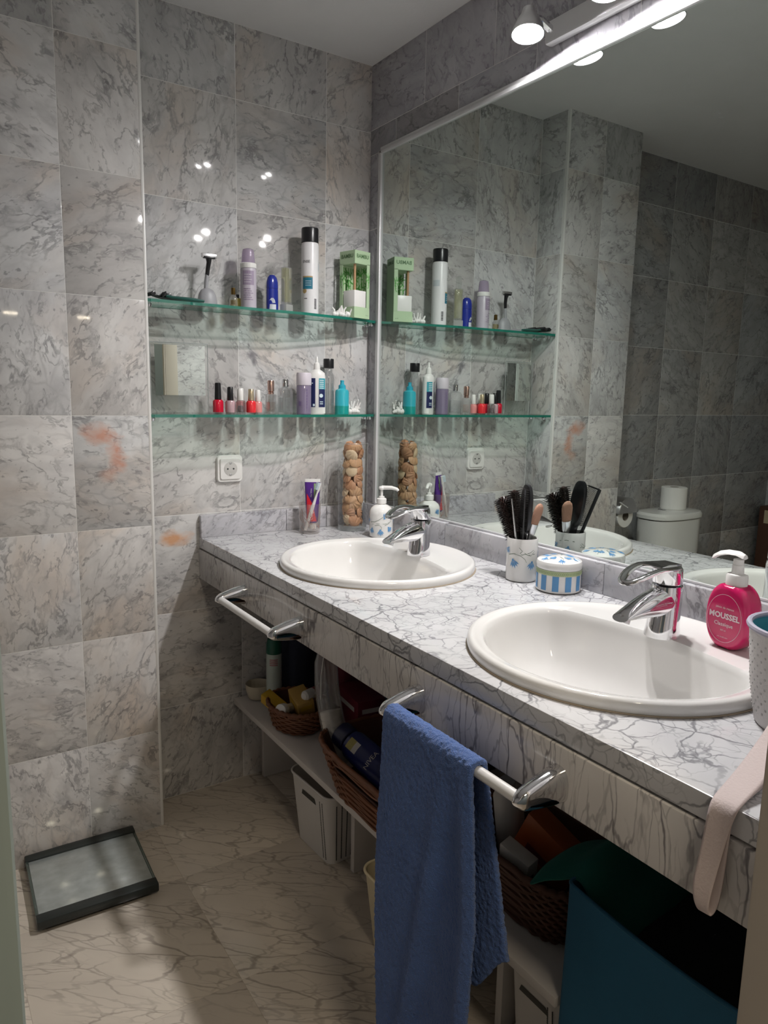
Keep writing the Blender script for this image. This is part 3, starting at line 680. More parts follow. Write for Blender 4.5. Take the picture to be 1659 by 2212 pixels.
MB().loft([tubering(0.150, 0.0245, 0.0032), tubering(0.160, 0.0247, 0.0016)]).build('crimp', M_WPLAS, tp)
MB().lathe([(0.012, 0.0), (0.0125, 0.001), (0.0125, 0.020)], 24).build('cap', M_WPLAS, tp)
def onTube(x, z, off=0.0006):
    k = [(0.024, 0.0185, 0.0175), (0.08, 0.0215, 0.0125), (0.13, 0.0238, 0.0065), (0.150, 0.0245, 0.0032)]
    for a, b_ in zip(k[:-1], k[1:]):
        if z <= b_[0]: break
    f = min(1, max(0, (z-a[0])/(b_[0]-a[0]))); A = a[1]+(b_[1]-a[1])*f; B = a[2]+(b_[2]-a[2])*f
    return (x, -B*math.sqrt(max(0, 1-(x/A)**2))-off, z)
def tubeprint(polys, off=0.0006):
    mb = MB()
    for vs, fs in polys: mb.add([onTube(v[0], v[1], off) for v in vs], fs)
    return mb
def gridgeo(f, nx, ny):
    vs = [f(i/nx, j/ny) for j in range(ny+1) for i in range(nx+1)]; 
    return [(a, b_, 0) for a, b_ in vs], [(j*(nx+1)+i, j*(nx+1)+i+1, (j+1)*(nx+1)+i+1, (j+1)*(nx+1)+i) for j in range(ny) for i in range(nx)]
tubeprint([gridgeo(lambda u, v: (-0.0178+u*(0.031-0.012*v), 0.026+v*(0.088-0.034*u)), 8, 12)]).build('red_print', pmat('print_red', (0.72, 0.02, 0.04), 0.3), tp, 0)
tubeprint([gridgeo(lambda u, v: (0.0045+0.0062*u, 0.098+0.048*v), 3, 8)]).build('green_print', pmat('print_sage', (0.25, 0.36, 0.18), 0.3), tp, 0)
def rot90(g): return [(-v[1], v[0], 0) for v in g[0]], g[1]
def sh(g, dx, dy): return [(v[0]+dx, v[1]+dy, 0) for v in g[0]], g[1]
tubeprint([sh(rot90(text_geo('Colgate', 0.0145, 'LEFT')), -0.003, 0.030), sh(rot90(text_geo('Max White', 0.006, 'LEFT')), -0.004, 0.103), sh(rot90(text_geo('Expert', 0.0045, 'LEFT')), 0.0135, 0.108)], 0.0011).build('lettering', M_WPLAS, tp, 0)
tb = thing('toothbrush', 'white toothbrush leaning out of the tumbler', 'toothbrush', (0, 0, 0))
q0 = Vector((-0.291, -0.108, CZ+0.013)); q1 = Vector((-0.2475, -0.125, CZ+0.162))
Mt = aim(q0, q1, 0.6); L_ = (q1-q0).length
MB().tube([(0, 0, 0), (0, 0, L_*0.5), (0, 0, L_*0.78), (0, 0, L_*0.85), (0, 0, L_)], [0.0048, 0.0058, 0.0028, 0.0048, 0.0042], 10).build('handle', pmat('milky_plastic', (0.78, 0.76, 0.75), 0.25), tb).matrix_local = Mt
br = MB()
for i in range(3):
    for j in range(5): br.box(((i-1)*0.003, 0.008, L_*0.87+j*0.0045), (0.0024, 0.010, 0.0036))
br.build('bristle', pmat('bristle_blue_white', (0.55, 0.66, 0.72), 0.6), tb, 0).matrix_local = Mt
# shell vase and shells
vx, vy = -0.116, -0.104
vz = thing('shell_vase', 'tall clear glass cylinder vase full of cockle shells in the corner', 'vase', (vx, vy, CZ))
MB().lathe([(0.0455, 0.018), (0.0465, 0.002), (0.0480, 0.004), (0.0480, 0.284)], 48, cap1=False).build('glass_body', M_GLASS, vz)
MB().lathe([(0.0440, 0.001), (0.0470, 0.004), (0.0470, 0.014), (0.0440, 0.017), (0.001, 0.018)], 40).build('thick_base', M_BOTTLE, vz)
MB().tube([(0.0480*math.cos(2*PI*i/48), 0.0480*math.sin(2*PI*i/48), 0.284) for i in range(48)], 0.0014, 6, True).build('rim', M_BOTTLE, vz)
def shell_mesh(ribs, nm):
    R_, n, kk = 1.0, 36, 7; mb = MB()
    for sg in (1, -1):
        rings = []
        for k in range(kk+1):
            r = k/kk; row = []
            for i in range(n):
                a = 2*PI*i/n; x = r*math.cos(a)*1.05; y = r*math.sin(a)*0.92
                phi_ = math.atan2(x, y+1.05); dist = math.hypot(x, y+1.05)
                z = 0.50*(1-r*r)**0.65*(1+0.25*(0.3-y))
                if ribs: z += 0.085*math.cos(phi_*ribs)*min(1, dist)*(0.4+0.6*(1-r**4)); 
                s_ = 1+(0.045*math.cos(phi_*ribs) if ribs and r > 0.9 and y > -0.4 else 0)
                row.append((x*s_, y*s_, sg*z))
            rings.append(row)
        if sg < 0: rings = [list(reversed(r_)) for r_ in rings]
        mb.loft(list(reversed(rings)), False, False)
    return mb.mesh(nm, 60)
M_SH = [pmat('shell_tan', (0.52, 0.30, 0.16), 0.5, var=0.25, bump=(60, 0.3)), pmat('shell_pale', (0.66, 0.49, 0.32), 0.45, var=0.15, bump=(60, 0.3)), pmat('shell_rose', (0.47, 0.24, 0.13), 0.5, var=0.25, bump=(60, 0.3))]
SHM = []
for i, mt in enumerate(M_SH):
    for ribs in ((14, 18) if i != 1 else (0, 16)):
        me = shell_mesh(ribs, 'seashell'); me.materials.append(mt); SHM.append((me, mt, ribs))
rs = random.Random(21); used = set()
z = CZ+0.034; lay = 0
while z < CZ+0.292:
    top = z > CZ+0.262
    nper = 4
    for k in range(nper):
        a = 2*PI*(k+0.5*(lay % 2)+rs.uniform(-0.15, 0.15))/nper; rad = 0.0245
        aa = (a % (2*PI)); side = ['mirror', 'back wall', 'tumbler', 'basin'][int(((aa+PI/4) % (2*PI))/(PI/2))]
        ordn = ['bottom', 'second', 'third', 'fourth', 'fifth', 'sixth', 'seventh', 'eighth', 'ninth', 'tenth', 'eleventh', 'twelfth', 'thirteenth'][lay]
        while True:
            me, mt, ribs = SHM[rs.randrange(len(SHM))]
            lab = '%s %s seashell facing the %s, %s layer %s the vase' % ({'shell_tan': 'tan', 'shell_pale': 'pale cream', 'shell_rose': 'reddish brown'}[mt.name], 'ribbed' if ribs else 'smooth', side, ordn, 'in' if lay == 0 else 'from the bottom of')
            if lab not in used: break
        used.add(lab)
        s_ = rs.uniform(0.0185, 0.0215)
        if top: rad = 0.021
        o = bpy.data.objects.new('seashell', me); COL.objects.link(o)
        o.location = (vx+rad*math.cos(a), vy+rad*math.sin(a), z+rs.uniform(-0.004, 0.004))
        q = Vector((math.cos(a), math.sin(a), rs.uniform(-0.35, 0.5))).to_track_quat('Z', 'Y').to_matrix().to_4x4() @ Matrix.Rotation(rs.uniform(0, 2*PI), 4, 'Z')
        o.rotation_euler = q.to_euler(); o.scale = (s_, s_, s_*0.66)
        tag(o, lab, 'seashell', 'seashells in the tall glass vase')
    z += 0.0235; lay += 1
# brush cup
cxx, cyy = -0.091, -0.868
bc = thing('brush_cup', 'white ceramic beaker with blue bellflowers holding hairbrushes', 'beaker', (cxx, cyy, CZ))
MB().lathe([(0.033, 0), (0.0365, 0.002), (0.0375, 0.006), (0.0375, 0.104), (0.0368, 0.106), (0.0340, 0.105), (0.0335, 0.010), (0.004, 0.008)], 44).build('cup_body', M_CERAM, bc)
ph = camphi(cxx, cyy)
fl = bell(-0.021, 0.054, 0.021, 0.35)+bell(0.026, 0.050, 0.020, -0.15)+bell(-0.036, 0.082, 0.016, -0.5)+bell(0.065, 0.07, 0.019, 0.2)+bell(-0.085, 0.055, 0.02, 0.4)+bell(0.10, 0.075, 0.02, 0.9)
for k in range(0, len(fl), 6): wrap(fl[k:k+6], 0.0375, ph, 0, 0.0012).build('flower_print', M_FBLUE, bc, 0)
st = [stripgeo([(-0.034, 0.066), (-0.02, 0.070), (0.002, 0.069), (0.02, 0.074), (0.03, 0.080)], 0.0022), stripgeo([(-0.02, 0.070), (-0.002, 0.066), (0.008, 0.058), (0.012, 0.050)], 0.0016), stripgeo([(0.034, 0.070), (0.015, 0.068), (0.006, 0.074)], 0.0018), stripgeo([(-0.004, 0.072), (0.001, 0.078), (-0.007, 0.086)], 0.002), stripgeo([(0.008, 0.071), (0.022, 0.066), (0.034, 0.078)], 0.0015), stripgeo([(0.05, 0.085), (0.07, 0.088), (0.09, 0.084)], 0.002)]
wrap(st, 0.0375, ph, 0, 0.001).build('stem_print', M_FGREEN, bc, 0)
M_BARREL = pmat('dark_brown_wood', (0.030, 0.014, 0.011), 0.35); M_BRIS = pmat('black_bristle', (0.014, 0.011, 0.010), 0.55)
def place(t_, frm, to, roll=0.0):
    t_.matrix_world = aim(frm, to, roll)
def round_brush(lab, frm, to, r, bl, hl_):
    t_ = thing('round_hairbrush', lab, 'hairbrush', group='hairbrushes in the flowered beaker')
    MB().lathe([(0.006, 0), (0.008, 0.01), (0.007, hl_*0.6), (0.008, hl_)], 14).build('handle', M_BPLAS, t_)
    MB().lathe([(0.008, hl_), (r*0.60, hl_+0.006), (r*0.60, hl_+bl-0.006), (r*0.45, hl_+bl+0.002), (r*0.15, hl_+bl+0.005)], 18).build('barrel', M_BARREL, t_)
    mb = MB(); nr = int(bl/0.0050)
    for k in range(nr):
        for j in range(16):
            a = 2*PI*(j+0.5*(k % 2))/16; zz = hl_+0.007+k*0.0050
            d_ = Vector((math.cos(a), math.sin(a), 0)); e_ = Vector((-d_.y, d_.x, 0))
            b0 = d_*r*0.5+Vector((0, 0, zz)); ln = r*rnd.uniform(0.93, 1.07)
            for q in range(2):
                tip = d_*ln+e_*rnd.uniform(-0.0016, 0.0016)+Vector((0, 0, zz+rnd.uniform(-0.0016, 0.0016))); up_ = Vector((0, 0, 0.0012)); e2 = e_*0.0016
                mb.add([b0-e2-up_, b0+e2-up_, b0+up_*1.2, tip-e_*0.0004, tip+e_*0.0004], [(0, 1, 4, 3), (1, 2, 4), (2, 0, 3), (2, 3, 4)])
    mb.build('bristles', M_BRIS, t_, 0, kind='stuff'); place(t_, frm, to); return t_
round_brush('round dark-bristled hairbrush leaning furthest left in the flowered beaker', (-0.088, -0.892, CZ+0.012), (-0.097, -0.785, 1.040), 0.0265, 0.108, 0.095)
round_brush('slim round hairbrush between the leaning brush and the paddle brush', (-0.098, -0.876, CZ+0.012), (-0.092, -0.832, 1.045), 0.0195, 0.10, 0.105)
pb = thing('paddle_hairbrush', 'black paddle hairbrush standing tallest in the flowered beaker', 'hairbrush', group='hairbrushes in the flowered beaker')
MB().tube([(0, 0, 0), (0, 0, 0.06), (0, 0, 0.12)], [0.007, 0.009, 0.012], 12, flat=0.7).build('handle', M_BPLAS, pb)
def pad(a, b_, z0, z1, thick, x0):
    pts = []
    for i in range(36):
        t2 = 2*PI*i/36; pts.append((b_*math.copysign(abs(math.sin(t2))**0.7, math.sin(t2)), (z0+z1)/2+(z1-z0)/2*math.copysign(abs(math.cos(t2))**0.8, math.cos(t2))))
    return MB().loft([[(x0, y*s_, (z0+z1)/2+(zz-(z0+z1)/2)*s_) for y, zz in pts] if True else 0 for x0, s_ in ((x0, 0.9), (x0+0.002, 1.0), (x0+thick-0.003, 1.0), (x0+thick, 0.88))])
pad(0, 0.0200, 0.105, 0.226, 0.013, -0.004).build('back_pad', M_BPLAS, pb)
mb = MB()
for j in range(20):
    for i in range(7):
        y = (i-3)*0.0048; zz = 0.112+j*0.0055
        if abs(y) > 0.017: continue
        mb.add([(-0.004, y-0.0006, zz), (-0.004, y+0.0006, zz), (-0.004, y, zz+0.001), (-0.019, y*1.25, zz+0.0005)], [(0, 1, 3), (1, 2, 3), (2, 0, 3)])
mb.build('bristles', M_BRIS, pb, 0, kind='stuff'); place(pb, (-0.088, -0.862, CZ+0.012), (-0.102, -0.886, 1.064), 0.35)
cb = thing('comb', 'black fine-toothed comb in the flowered beaker behind the paddle brush', 'comb')
MB().box((0.0, 0.016, 0.105), (0.0035, 0.009, 0.21), 0.0015).build('spine', M_BPLAS, cb)
mb = MB()
for k in range(64): mb.box((0, 0, 0.075+k*0.0021), (0.0018, 0.026, 0.0010))
mb.box((0, 0.001, 0.209), (0.003, 0.03, 0.004)); mb.box((0, 0.004, 0.03), (0.003, 0.024, 0.085))
mb.build('teeth', M_BPLAS, cb, 0, kind='stuff')
zc = (Vector((-0.127, -0.905, 1.055))-Vector((-0.078, -0.856, CZ+0.022))).normalized(); bx = Vector((-0.70, -0.71, 0)); bx = (bx-zc*bx.dot(zc)).normalized(); ax = bx.cross(zc)
Mc = Matrix((ax, bx, zc)).transposed().to_4x4(); Mc.translation = Vector((-0.078, -0.856, CZ+0.022)); cb.matrix_world = Mc
mk = thing('makeup_brush', 'flat makeup brush with peach bristles in the flowered beaker', 'makeup brush')
MB().lathe([(0.004, 0), (0.006, 0.05), (0.008, 0.088)], 14).build('handle', M_BPLAS, mk)
MB().lathe([(0.008, 0.088), (0.0115, 0.105), (0.0135, 0.128)], 18, sy=0.6).build('ferrule', M_STEEL, mk)
MB().lathe([(0.0135, 0.128), (0.0155, 0.145), (0.0165, 0.160), (0.0145, 0.172), (0.008, 0.179), (0.002, 0.181)], 22, sy=0.42).build('hair_tuft', pmat('peach_hair', (0.40, 0.22, 0.15), 0.8, bump=(400, 0.6)), mk, label='peach coloured bristle tuft')
place(mk, (-0.088, -0.858, CZ+0.012), (-0.054, -0.884, 1.010), 0.8+PI/2)
pn = thing('tail_comb', 'thin grey metal tail handle standing in front of the paddle brush', 'comb')
MB().tube([(0, 0, 0), (0, 0, 0.10), (0, 0, 0.19)], [0.0028, 0.0028, 0.0018], 8).build('tail', M_STEEL, pn); place(pn, (-0.105, -0.880, CZ+0.012), (-0.118, -0.852, 1.028))
# lidded pot
jx, jy = -0.082, -0.982
jr = thing('lidded_pot', 'round white pot with blue stripes and flowered lid beside the beaker', 'pot', (jx, jy, CZ))
MB().lathe([(0.046, 0), (0.0505, 0.003), (0.0512, 0.008), (0.0512, 0.052), (0.049, 0.054), (0.004, 0.054)], 56).build('pot_body', M_CERAM, jr)
MB().lathe([(0.0515, 0.0545), (0.0525, 0.056), (0.0525, 0.066), (0.0505, 0.0715), (0.046, 0.0745), (0.030, 0.0785), (0.012, 0.080), (0.001, 0.0803)], 56).build('lid', M_CERAM, jr)
ph = camphi(jx, jy)
for k in range(-5, 6): wrap([rectgeo(-0.006+k*0.0293-0.0073, -0.006+k*0.0293+0.0073, 0.007, 0.042, 6)], 0.0512, ph, 0, 0.0005).build('stripe_print', M_STRIPE, jr, 0)
wrap([rectgeo(-PI*0.0512, PI*0.0512, 0.0425, 0.0535, 60)], 0.0512, ph, 0, 0.0005).build('green_band', M_LIME, jr, 0)
wrap([stripgeo([(k*0.0085+0.0085*i/8, 0.048+0.003*math.sin(2*PI*i/8+q)) for i in range(9)], 0.0011) for k in range(-18, 19) for q in (0, PI)], 0.0512, ph, 0, 0.0011).build('rope_print', pmat('print_olive', (0.30, 0.40, 0.18), 0.3), jr, 0)
def lidz(x, y):
    r = math.hypot(x, y); pr = [(0, 0.0803), (0.012, 0.080), (0.030, 0.0785), (0.046, 0.0745), (0.0505, 0.0715)]
    for a, b_ in zip(pr[:-1], pr[1:]):
        if r <= b_[0]: return a[1]+(b_[1]-a[1])*(r-a[0])/(b_[0]-a[0])
    return 0.0715
mb = MB()
for k in range(11):
    mb = MB(); a = 2*PI*k/11; rad = 0.035 if k % 2 else 0.021
    for vs, fs in bell(rad*math.cos(a), rad*math.sin(a), 0.0165, a+1.2+0.5*(k % 3)): mb.add([(v[0], v[1], lidz(v[0], v[1])+0.0009) for v in vs], fs)
    mb.build('flower_print', M_FBLUE, jr, 0)
mb = MB()
for k in range(7):
    a = 2*PI*k/7+0.4
    vs, fs = stripgeo([(0.012*math.cos(a), 0.012*math.sin(a)), (0.026*math.cos(a+0.2), 0.026*math.sin(a+0.2)), (0.044*math.cos(a+0.1), 0.044*math.sin(a+0.1))], 0.0016); mb.add([(v[0], v[1], lidz(v[0], v[1])+0.0007) for v in vs], fs)
mb.build('stem_print', M_FGREEN, jr, 0)
# raspberry soap bottle
bx_, by_ = -0.155, -1.452
rb = thing('pump_soap_bottle', 'raspberry pink round pump soap bottle on the near basin rim', 'soap bottle', (bx_, by_, CZ+0.0195), camphi(bx_, by_)+PI/2-0.60)
M_RASP = pmat('raspberry_plastic', (0.56, 0.006, 0.105), 0.22, coat=0.3)
n = 48
def blob(y, s, flat=0.0):
    pts = []
    for i in range(n):
        a = 2*PI*i/n; c, q = math.cos(a), math.sin(a)
        x = 0.0415*s*math.copysign(abs(c)**0.86, c); z_ = 0.056+0.060*s*math.copysign(abs(q)**0.86, q)
        z_ = max(z_, 0.0005+0.004*(1-s)); z_ = min(z_, 0.111)
        pts.append((x, y, z_))
    return pts
MB().loft([blob(-0.0245, 0.80), blob(-0.0235, 0.86), blob(-0.019, 0.95), blob(-0.012, 0.995), blob(0.0, 1.0), blob(0.012, 0.995), blob(0.019, 0.95), blob(0.0235, 0.86), blob(0.0245, 0.80)]).build('bottle', M_RASP, rb, 40)
MB().lathe([(0.0165, 0.110), (0.0175, 0.111), (0.0175, 0.127), (0.016, 0.130), (0.010, 0.131), (0.0095, 0.146), (0.0085, 0.147), (0.0085, 0.156), (0.003, 0.157)], 28).build('pump_collar', M_WPLAS, rb)
MB().loft([[(x, yy*w_, z_+dz) for yy, dz in ((-1, -0.001), (-0.6, 0.004), (0, 0.006), (0.6, 0.004), (1, -0.001), (0, -0.003))] for x, w_, z_ in ((0.012, 0.007, 0.160), (0.0, 0.010, 0.164), (-0.02, 0.010, 0.163), (-0.036, 0.009, 0.158), (-0.048, 0.006, 0.150))]).build('nozzle', M_WPLAS, rb, 60)
M_PRW = pmat('print_white', (0.86, 0.70, 0.76), 0.4)
mb = MB()
for g in [ringgeo(0, 0.054, 0.0415, 0.0422, 56, 0.78), sh(text_geo('MOUSSEL', 0.0138, bold=0.0005), 0, 0.058), sh(text_geo('jabón de manos', 0.0055), 0, 0.0725), sh(text_geo('Classique', 0.0095, bold=0.0001), 0, 0.0435), sh(text_geo('300 ml', 0.004), 0, 0.033), sh(text_geo('con dosificador', 0.0034), 0, 0.021)]:
    mb.add([(v[0], -0.0251, v[1]) for v in g[0]], g[1])
mb.build('lettering', M_PRW, rb, 0)
# toiletry bag with its strap
tbx, tby = -0.327, -1.664
bg = thing('toiletry_bag', 'pale perforated toiletry bag with teal lining and beige strap by the near basin', 'bag', (tbx, tby, CZ))
prof = [(0.058, 0.0), (0.061, 0.004), (0.071, 0.06), (0.077, 0.125), (0.079, 0.138)]
MB().lathe(prof, 40, cap1=False).build('bag_body', pmat('pale_mesh_fabric', (0.66, 0.63, 0.62), 0.7, bump=(240, 0.5)), bg)
MB().lathe([(0.0775, 0.137), (0.0735, 0.12), (0.062, 0.03), (0.002, 0.028)], 40, cap0=False).build('lining', pmat('teal_lining', (0.03, 0.22, 0.28), 0.6), bg)
MB().tube([(0.078*math.cos(2*PI*i/40), 0.078*math.sin(2*PI*i/40), 0.139) for i in range(40)], 0.0042, 8, True).build('rim', pmat('lilac_piping', (0.36, 0.34, 0.42), 0.6), bg)
mb = MB()
for r_ in range(14):
    for c_ in range(60):
        if (r_+c_) % 2: continue
        a = 2*PI*c_/60; z_ = 0.022+r_*0.0075; R_ = (0.061+0.010*z_/0.06 if z_ < 0.06 else 0.071+0.006*(z_-0.06)/0.065)+0.0001
        mb.box((R_*math.cos(a), R_*math.sin(a), z_), (0.0006, 0.0026, 0.0026), 0, Matrix.Rotation(a, 4, 'Z'))
mb.build('perforations', pmat('perforation_grey', (0.50, 0.48, 0.48), 0.7), bg, 0, kind='stuff')
mb = MB(); ph = camphi(tbx, tby)
vs, fs = ringgeo(0.010, 0.085, 0.0105, 0.0118, 26); mb2 = wrap([(vs, fs)], 0.074, ph, 0, 0.0018); mb2.build('ring_mark', M_BPLAS, bg, 0)
def ribbon(pts, wd, nvec):
    vs = []; fs = []
    for k, (p, w_) in enumerate(zip(pts, wd)):
        a = Vector(nvec[k]) if isinstance(nvec, list) else Vector(nvec)
        vs += [Vector(p)-a*w_/2, Vector(p)+a*w_/2]
        if k: fs.append((2*k-2, 2*k-1, 2*k+1, 2*k))
    return MB().add(vs, fs)
P_ = [(-0.365, -1.690, 0.93), (-0.42, -1.700, 0.895), (-0.49, -1.708, 0.860), (-0.55, -1.715, 0.840), (-0.59, -1.719, 0.832), (-0.6065, -1.721, 0.828), (-0.613, -1.721, 0.812), (-0.616, -1.719, 0.785), (-0.620, -1.717, 0.755), (-0.624, -1.715, 0.730), (-0.625, -1.717, 0.708), (-0.6205, -1.721, 0.699), (-0.6165, -1.723, 0.708), (-0.6145, -1.724, 0.735), (-0.6130, -1.724, 0.775), (-0.6115, -1.724, 0.800), (-0.609, -1.724, 0.8250), (-0.590, -1.722, 0.8300), (-0.50, -1.712, 0.8300)]
P_ = [Vector(p)-Vector((tbx, tby, CZ)) for p in P_]
sb = ribbon(P_, [0.036, 0.036, 0.035, 0.034, 0.031, 0.030, 0.0275, 0.0245, 0.023, 0.0225, 0.016, 0.011, 0.015, 0.018, 0.019, 0.019, 0.019, 0.020, 0.020], (0.06, -1, 0.05)).build('strap', pmat('beige_strap', (0.60, 0.50, 0.48), 0.7, bump=(300, 0.3)), bg, 180, label='beige fabric strap hanging over the worktop edge')
md = sb.modifiers.new('sub', 'SUBSURF'); md.levels = 2; md.render_levels = 3
md = sb.modifiers.new('thick', 'SOLIDIFY'); md.thickness = 0.0018; md.offset = 0
# ---------------------------------------------------------------- upper shelf
def glab(name, col, **k): return pmat(name, col, 0.35, **k)
M_RZG = pmat('razor_dark_green', (0.02, 0.09, 0.075), 0.3); M_GREYPL = pmat('grey_plastic', (0.33, 0.33, 0.35), 0.45)
def razor_lying(lab, loc, rz, mat):
    t_ = thing('disposable_razor', lab, 'razor', loc, rz, 'razors lying on the upper shelf')
    MB().tube([(-0.055, 0, 0.0065), (-0.03, 0, 0.0075), (0.0, 0, 0.0090), (0.03, 0, 0.0105), (0.048, 0, 0.0140)], [0.005, 0.0078, 0.0072, 0.006, 0.005], 10, flat=0.75).build('handle', mat, t_)
    MB().box((0.054, 0, 0.0165), (0.014, 0.042, 0.010), 0.0015, Matrix.Rotation(0.5, 4, 'Y')).build('razor_head', M_BPLAS, t_)
    MB().box((0.0580, 0, 0.0205), (0.004, 0.036, 0.004), 0.0005, Matrix.Rotation(0.5, 4, 'Y')).build('blade', M_CHROME, t_)
razor_lying('dark razor at the far left end of the upper shelf, head to the left', (-0.700, -0.088, US), PI+0.15, M_BPLAS)
razor_lying('dark green razor lying in front at the left end of the upper shelf', (-0.665, -0.108, US), PI-0.12, M_RZG)
razor_lying('razor with pale tip lying nearest to the grey razor stand', (-0.648, -0.070, US), PI+0.05, M_GREYPL)
rz_ = thing('safety_razor', 'black handled razor standing upright in a grey stand on the upper shelf', 'razor', (-0.578, -0.052, US))
MB().loft([[(s_*0.029*math.cos(2*PI*i/28), s_*0.019*math.sin(2*PI*i/28), z_) for i in range(28)] for s_, z_ in ((0.95, 0), (1, 0.003), (0.98, 0.018), (0.86, 0.034), (0.62, 0.046), (0.3, 0.051), (0.05, 0.052))]).build('stand', M_GREYPL, rz_)
MB().tube([(-0.004, 0, 0.046), (-0.002, 0, 0.07), (0.0, -0.001, 0.088)], [0.006, 0.0062, 0.0055], 12).build('grip', M_GREYPL, rz_)
MB().tube([(0.0, -0.001, 0.086), (0.002, -0.002, 0.105), (0.004, -0.006, 0.122), (0.003, -0.008, 0.134)], [0.0055, 0.006, 0.0066, 0.009], 12).build('handle', M_BPLAS, rz_)
MB().box((0.003, -0.011, 0.139), (0.045, 0.009, 0.012), 0.002).build('razor_head', M_STEEL, rz_)
MB().box((0.003, -0.011, 0.134), (0.034, 0.010, 0.006), 0.001).build('head_base', M_BPLAS, rz_)
M_AMBER = glassmat('amber_liquid', (0.80, 0.72, 0.36), 0.1, (0.55, 0.45, 0.12), 0.35)
s1 = thing('perfume_sample', 'tiny clear perfume vial with dark gold cap beside the lilac mousse bottle', 'perfume', (-0.510, -0.078, US))
MB().lathe([(0.010, 0), (0.0115, 0.002), (0.0115, 0.028), (0.006, 0.036), (0.005, 0.038)], 20).build('glass_body', M_BOTTLE, s1)
MB().lathe([(0.0095, 0.003), (0.0098, 0.022), (0.001, 0.022)], 18).build('liquid', M_AMBER, s1)
MB().lathe([(0.006, 0.037), (0.0065, 0.038), (0.0062, 0.055), (0.002, 0.057)], 18).build('cap', pmat('dark_gold', (0.16, 0.10, 0.03), 0.3, 0.8), s1)
wrap([rectgeo(-0.006, 0.006, 0.010, 0.020, 4)], 0.0116, camphi(-0.51, -0.078), 0, 0.0006).build('label_print', pmat('label_brown', (0.12, 0.09, 0.04), 0.5), s1, 0)
s2 = thing('perfume_sample', 'tiny square vial of yellow perfume half behind the lilac mousse bottle', 'perfume', (-0.486, -0.050, US))
MB().box((0, 0, 0.016), (0.018, 0.014, 0.032), 0.002).build('glass_body', M_AMBER, s2); MB().lathe([(0.005, 0.032), (0.005, 0.042), (0.001, 0.042)], 14).build('cap', M_BPLAS, s2)
M_LILAC = pmat('lilac_plastic', (0.46, 0.42, 0.48), 0.35); M_LILACD = pmat('lilac_print', (0.30, 0.24, 0.33), 0.4)
ms = thing('mousse_bottle', 'tall lilac foam bottle with domed cap on the upper shelf', 'bottle', (-0.458, -0.066, US))
MB().lathe([(0.0215, 0), (0.023, 0.002), (0.0232, 0.112), (0.0215, 0.117), (0.004, 0.117)], 36).build('bottle', M_LILAC, ms)
MB().lathe([(0.0233, 0.1165), (0.0235, 0.117), (0.0235, 0.129), (0.021, 0.131), (0.004, 0.131)], 36).build('white_collar', M_WPLAS, ms)
MB().lathe([(0.0195, 0.1305), (0.0195, 0.135), (0.0178, 0.160), (0.0155, 0.169), (0.008, 0.1725), (0.001, 0.173)], 36).build('dome_cap', glassmat('lilac_clear_cap', (0.72, 0.64, 0.76), 0.12, (0.5, 0.43, 0.54), 0.45), ms)
ph = camphi(-0.458, -0.066)
wrap([rectgeo(-0.017, 0.017, 0.068, 0.108, 6)]+[rectgeo(-0.015, 0.006+0.004*(k % 3), 0.058-k*0.006, 0.0555-k*0.006, 3) for k in range(6)], 0.0232, ph, 0, 0.0005).build('label_print', M_LILACD, ms, 0)
wrap([rectgeo(-0.012, 0.010-0.003*(k % 2), 0.098-k*0.007, 0.0955-k*0.007, 3) for k in range(4)], 0.0232, ph, 0, 0.0010).build('label_lines', M_LILAC, ms, 0)
M_ROYAL = pmat('royal_blue_plastic', (0.012, 0.025, 0.25), 0.25, coat=0.3)
bl = thing('roll_on_deodorant', 'royal blue roll-on deodorant with rounded top on the upper shelf', 'deodorant', (-0.382, -0.066, US), 0.3)
MB().lathe([(0.0165, 0), (0.0195, 0.003), (0.0200, 0.02), (0.0195, 0.06), (0.0190, 0.066), (0.004, 0.066)], 32, sy=0.75).build('bottle', M_ROYAL, bl)
MB().lathe([(0.0192, 0.0665), (0.0196, 0.068), (0.0190, 0.085), (0.0155, 0.098), (0.009, 0.105), (0.002, 0.1065)], 32, sy=0.75).build('cap', M_ROYAL, bl)
fr_ = lambda v: 0.0197
wrap([rectgeo(-0.011, 0.011, 0.004, 0.020, 5), P2([(-0.009, 0.024), (0.009, 0.024), (0.0075, 0.032), (0.003, 0.038), (-0.003, 0.038), (-0.0075, 0.032)])], 0.0178, camphi(-0.382, -0.066)-0.3, 0, 0.0010).build('label_print', pmat('label_pale', (0.62, 0.64, 0.70), 0.4), bl, 0)
tp_ = thing('perfume_bottle', 'tall slim clear perfume bottle with pale yellow liquid on the upper shelf', 'perfume', (-0.338, -0.072, US), 0.45, 'perfume bottles on the shelves')
MB().box((0, 0, 0.066), (0.030, 0.022, 0.132), 0.003).build('glass_body', M_BOTTLE, tp_); MB().box((0, 0, 0.080), (0.0255, 0.0175, 0.098), 0.002).build('liquid', glassmat('pale_yellow_liquid', (0.90, 0.90, 0.70), 0.05, (0.66, 0.64, 0.36), 0.22), tp_)
MB().box((0, 0, 0.012), (0.034, 0.025, 0.024), 0.002).build('base_block', glassmat('frosted_clear', (0.85, 0.87, 0.85), 0.1, (0.7, 0.7, 0.68), 0.35), tp_)
MB().lathe([(0.010, 0.134), (0.0105, 0.150), (0.009, 0.172), (0.002, 0.175)], 20).build('cap', MATS['clear_glass'], tp_)
hs = thing('hairspray_can', 'tall white hairspray can with black cap, tallest on the upper shelf', 'spray can', (-0.257, -0.068, US))
M_WHT = pmat('white_enamel', (0.74, 0.73, 0.74), 0.3)
MB().lathe([(0.024, 0), (0.0262, 0.003), (0.0265, 0.006), (0.0265, 0.203), (0.0245, 0.211), (0.02, 0.213)], 40).build('can', M_WHT, hs)
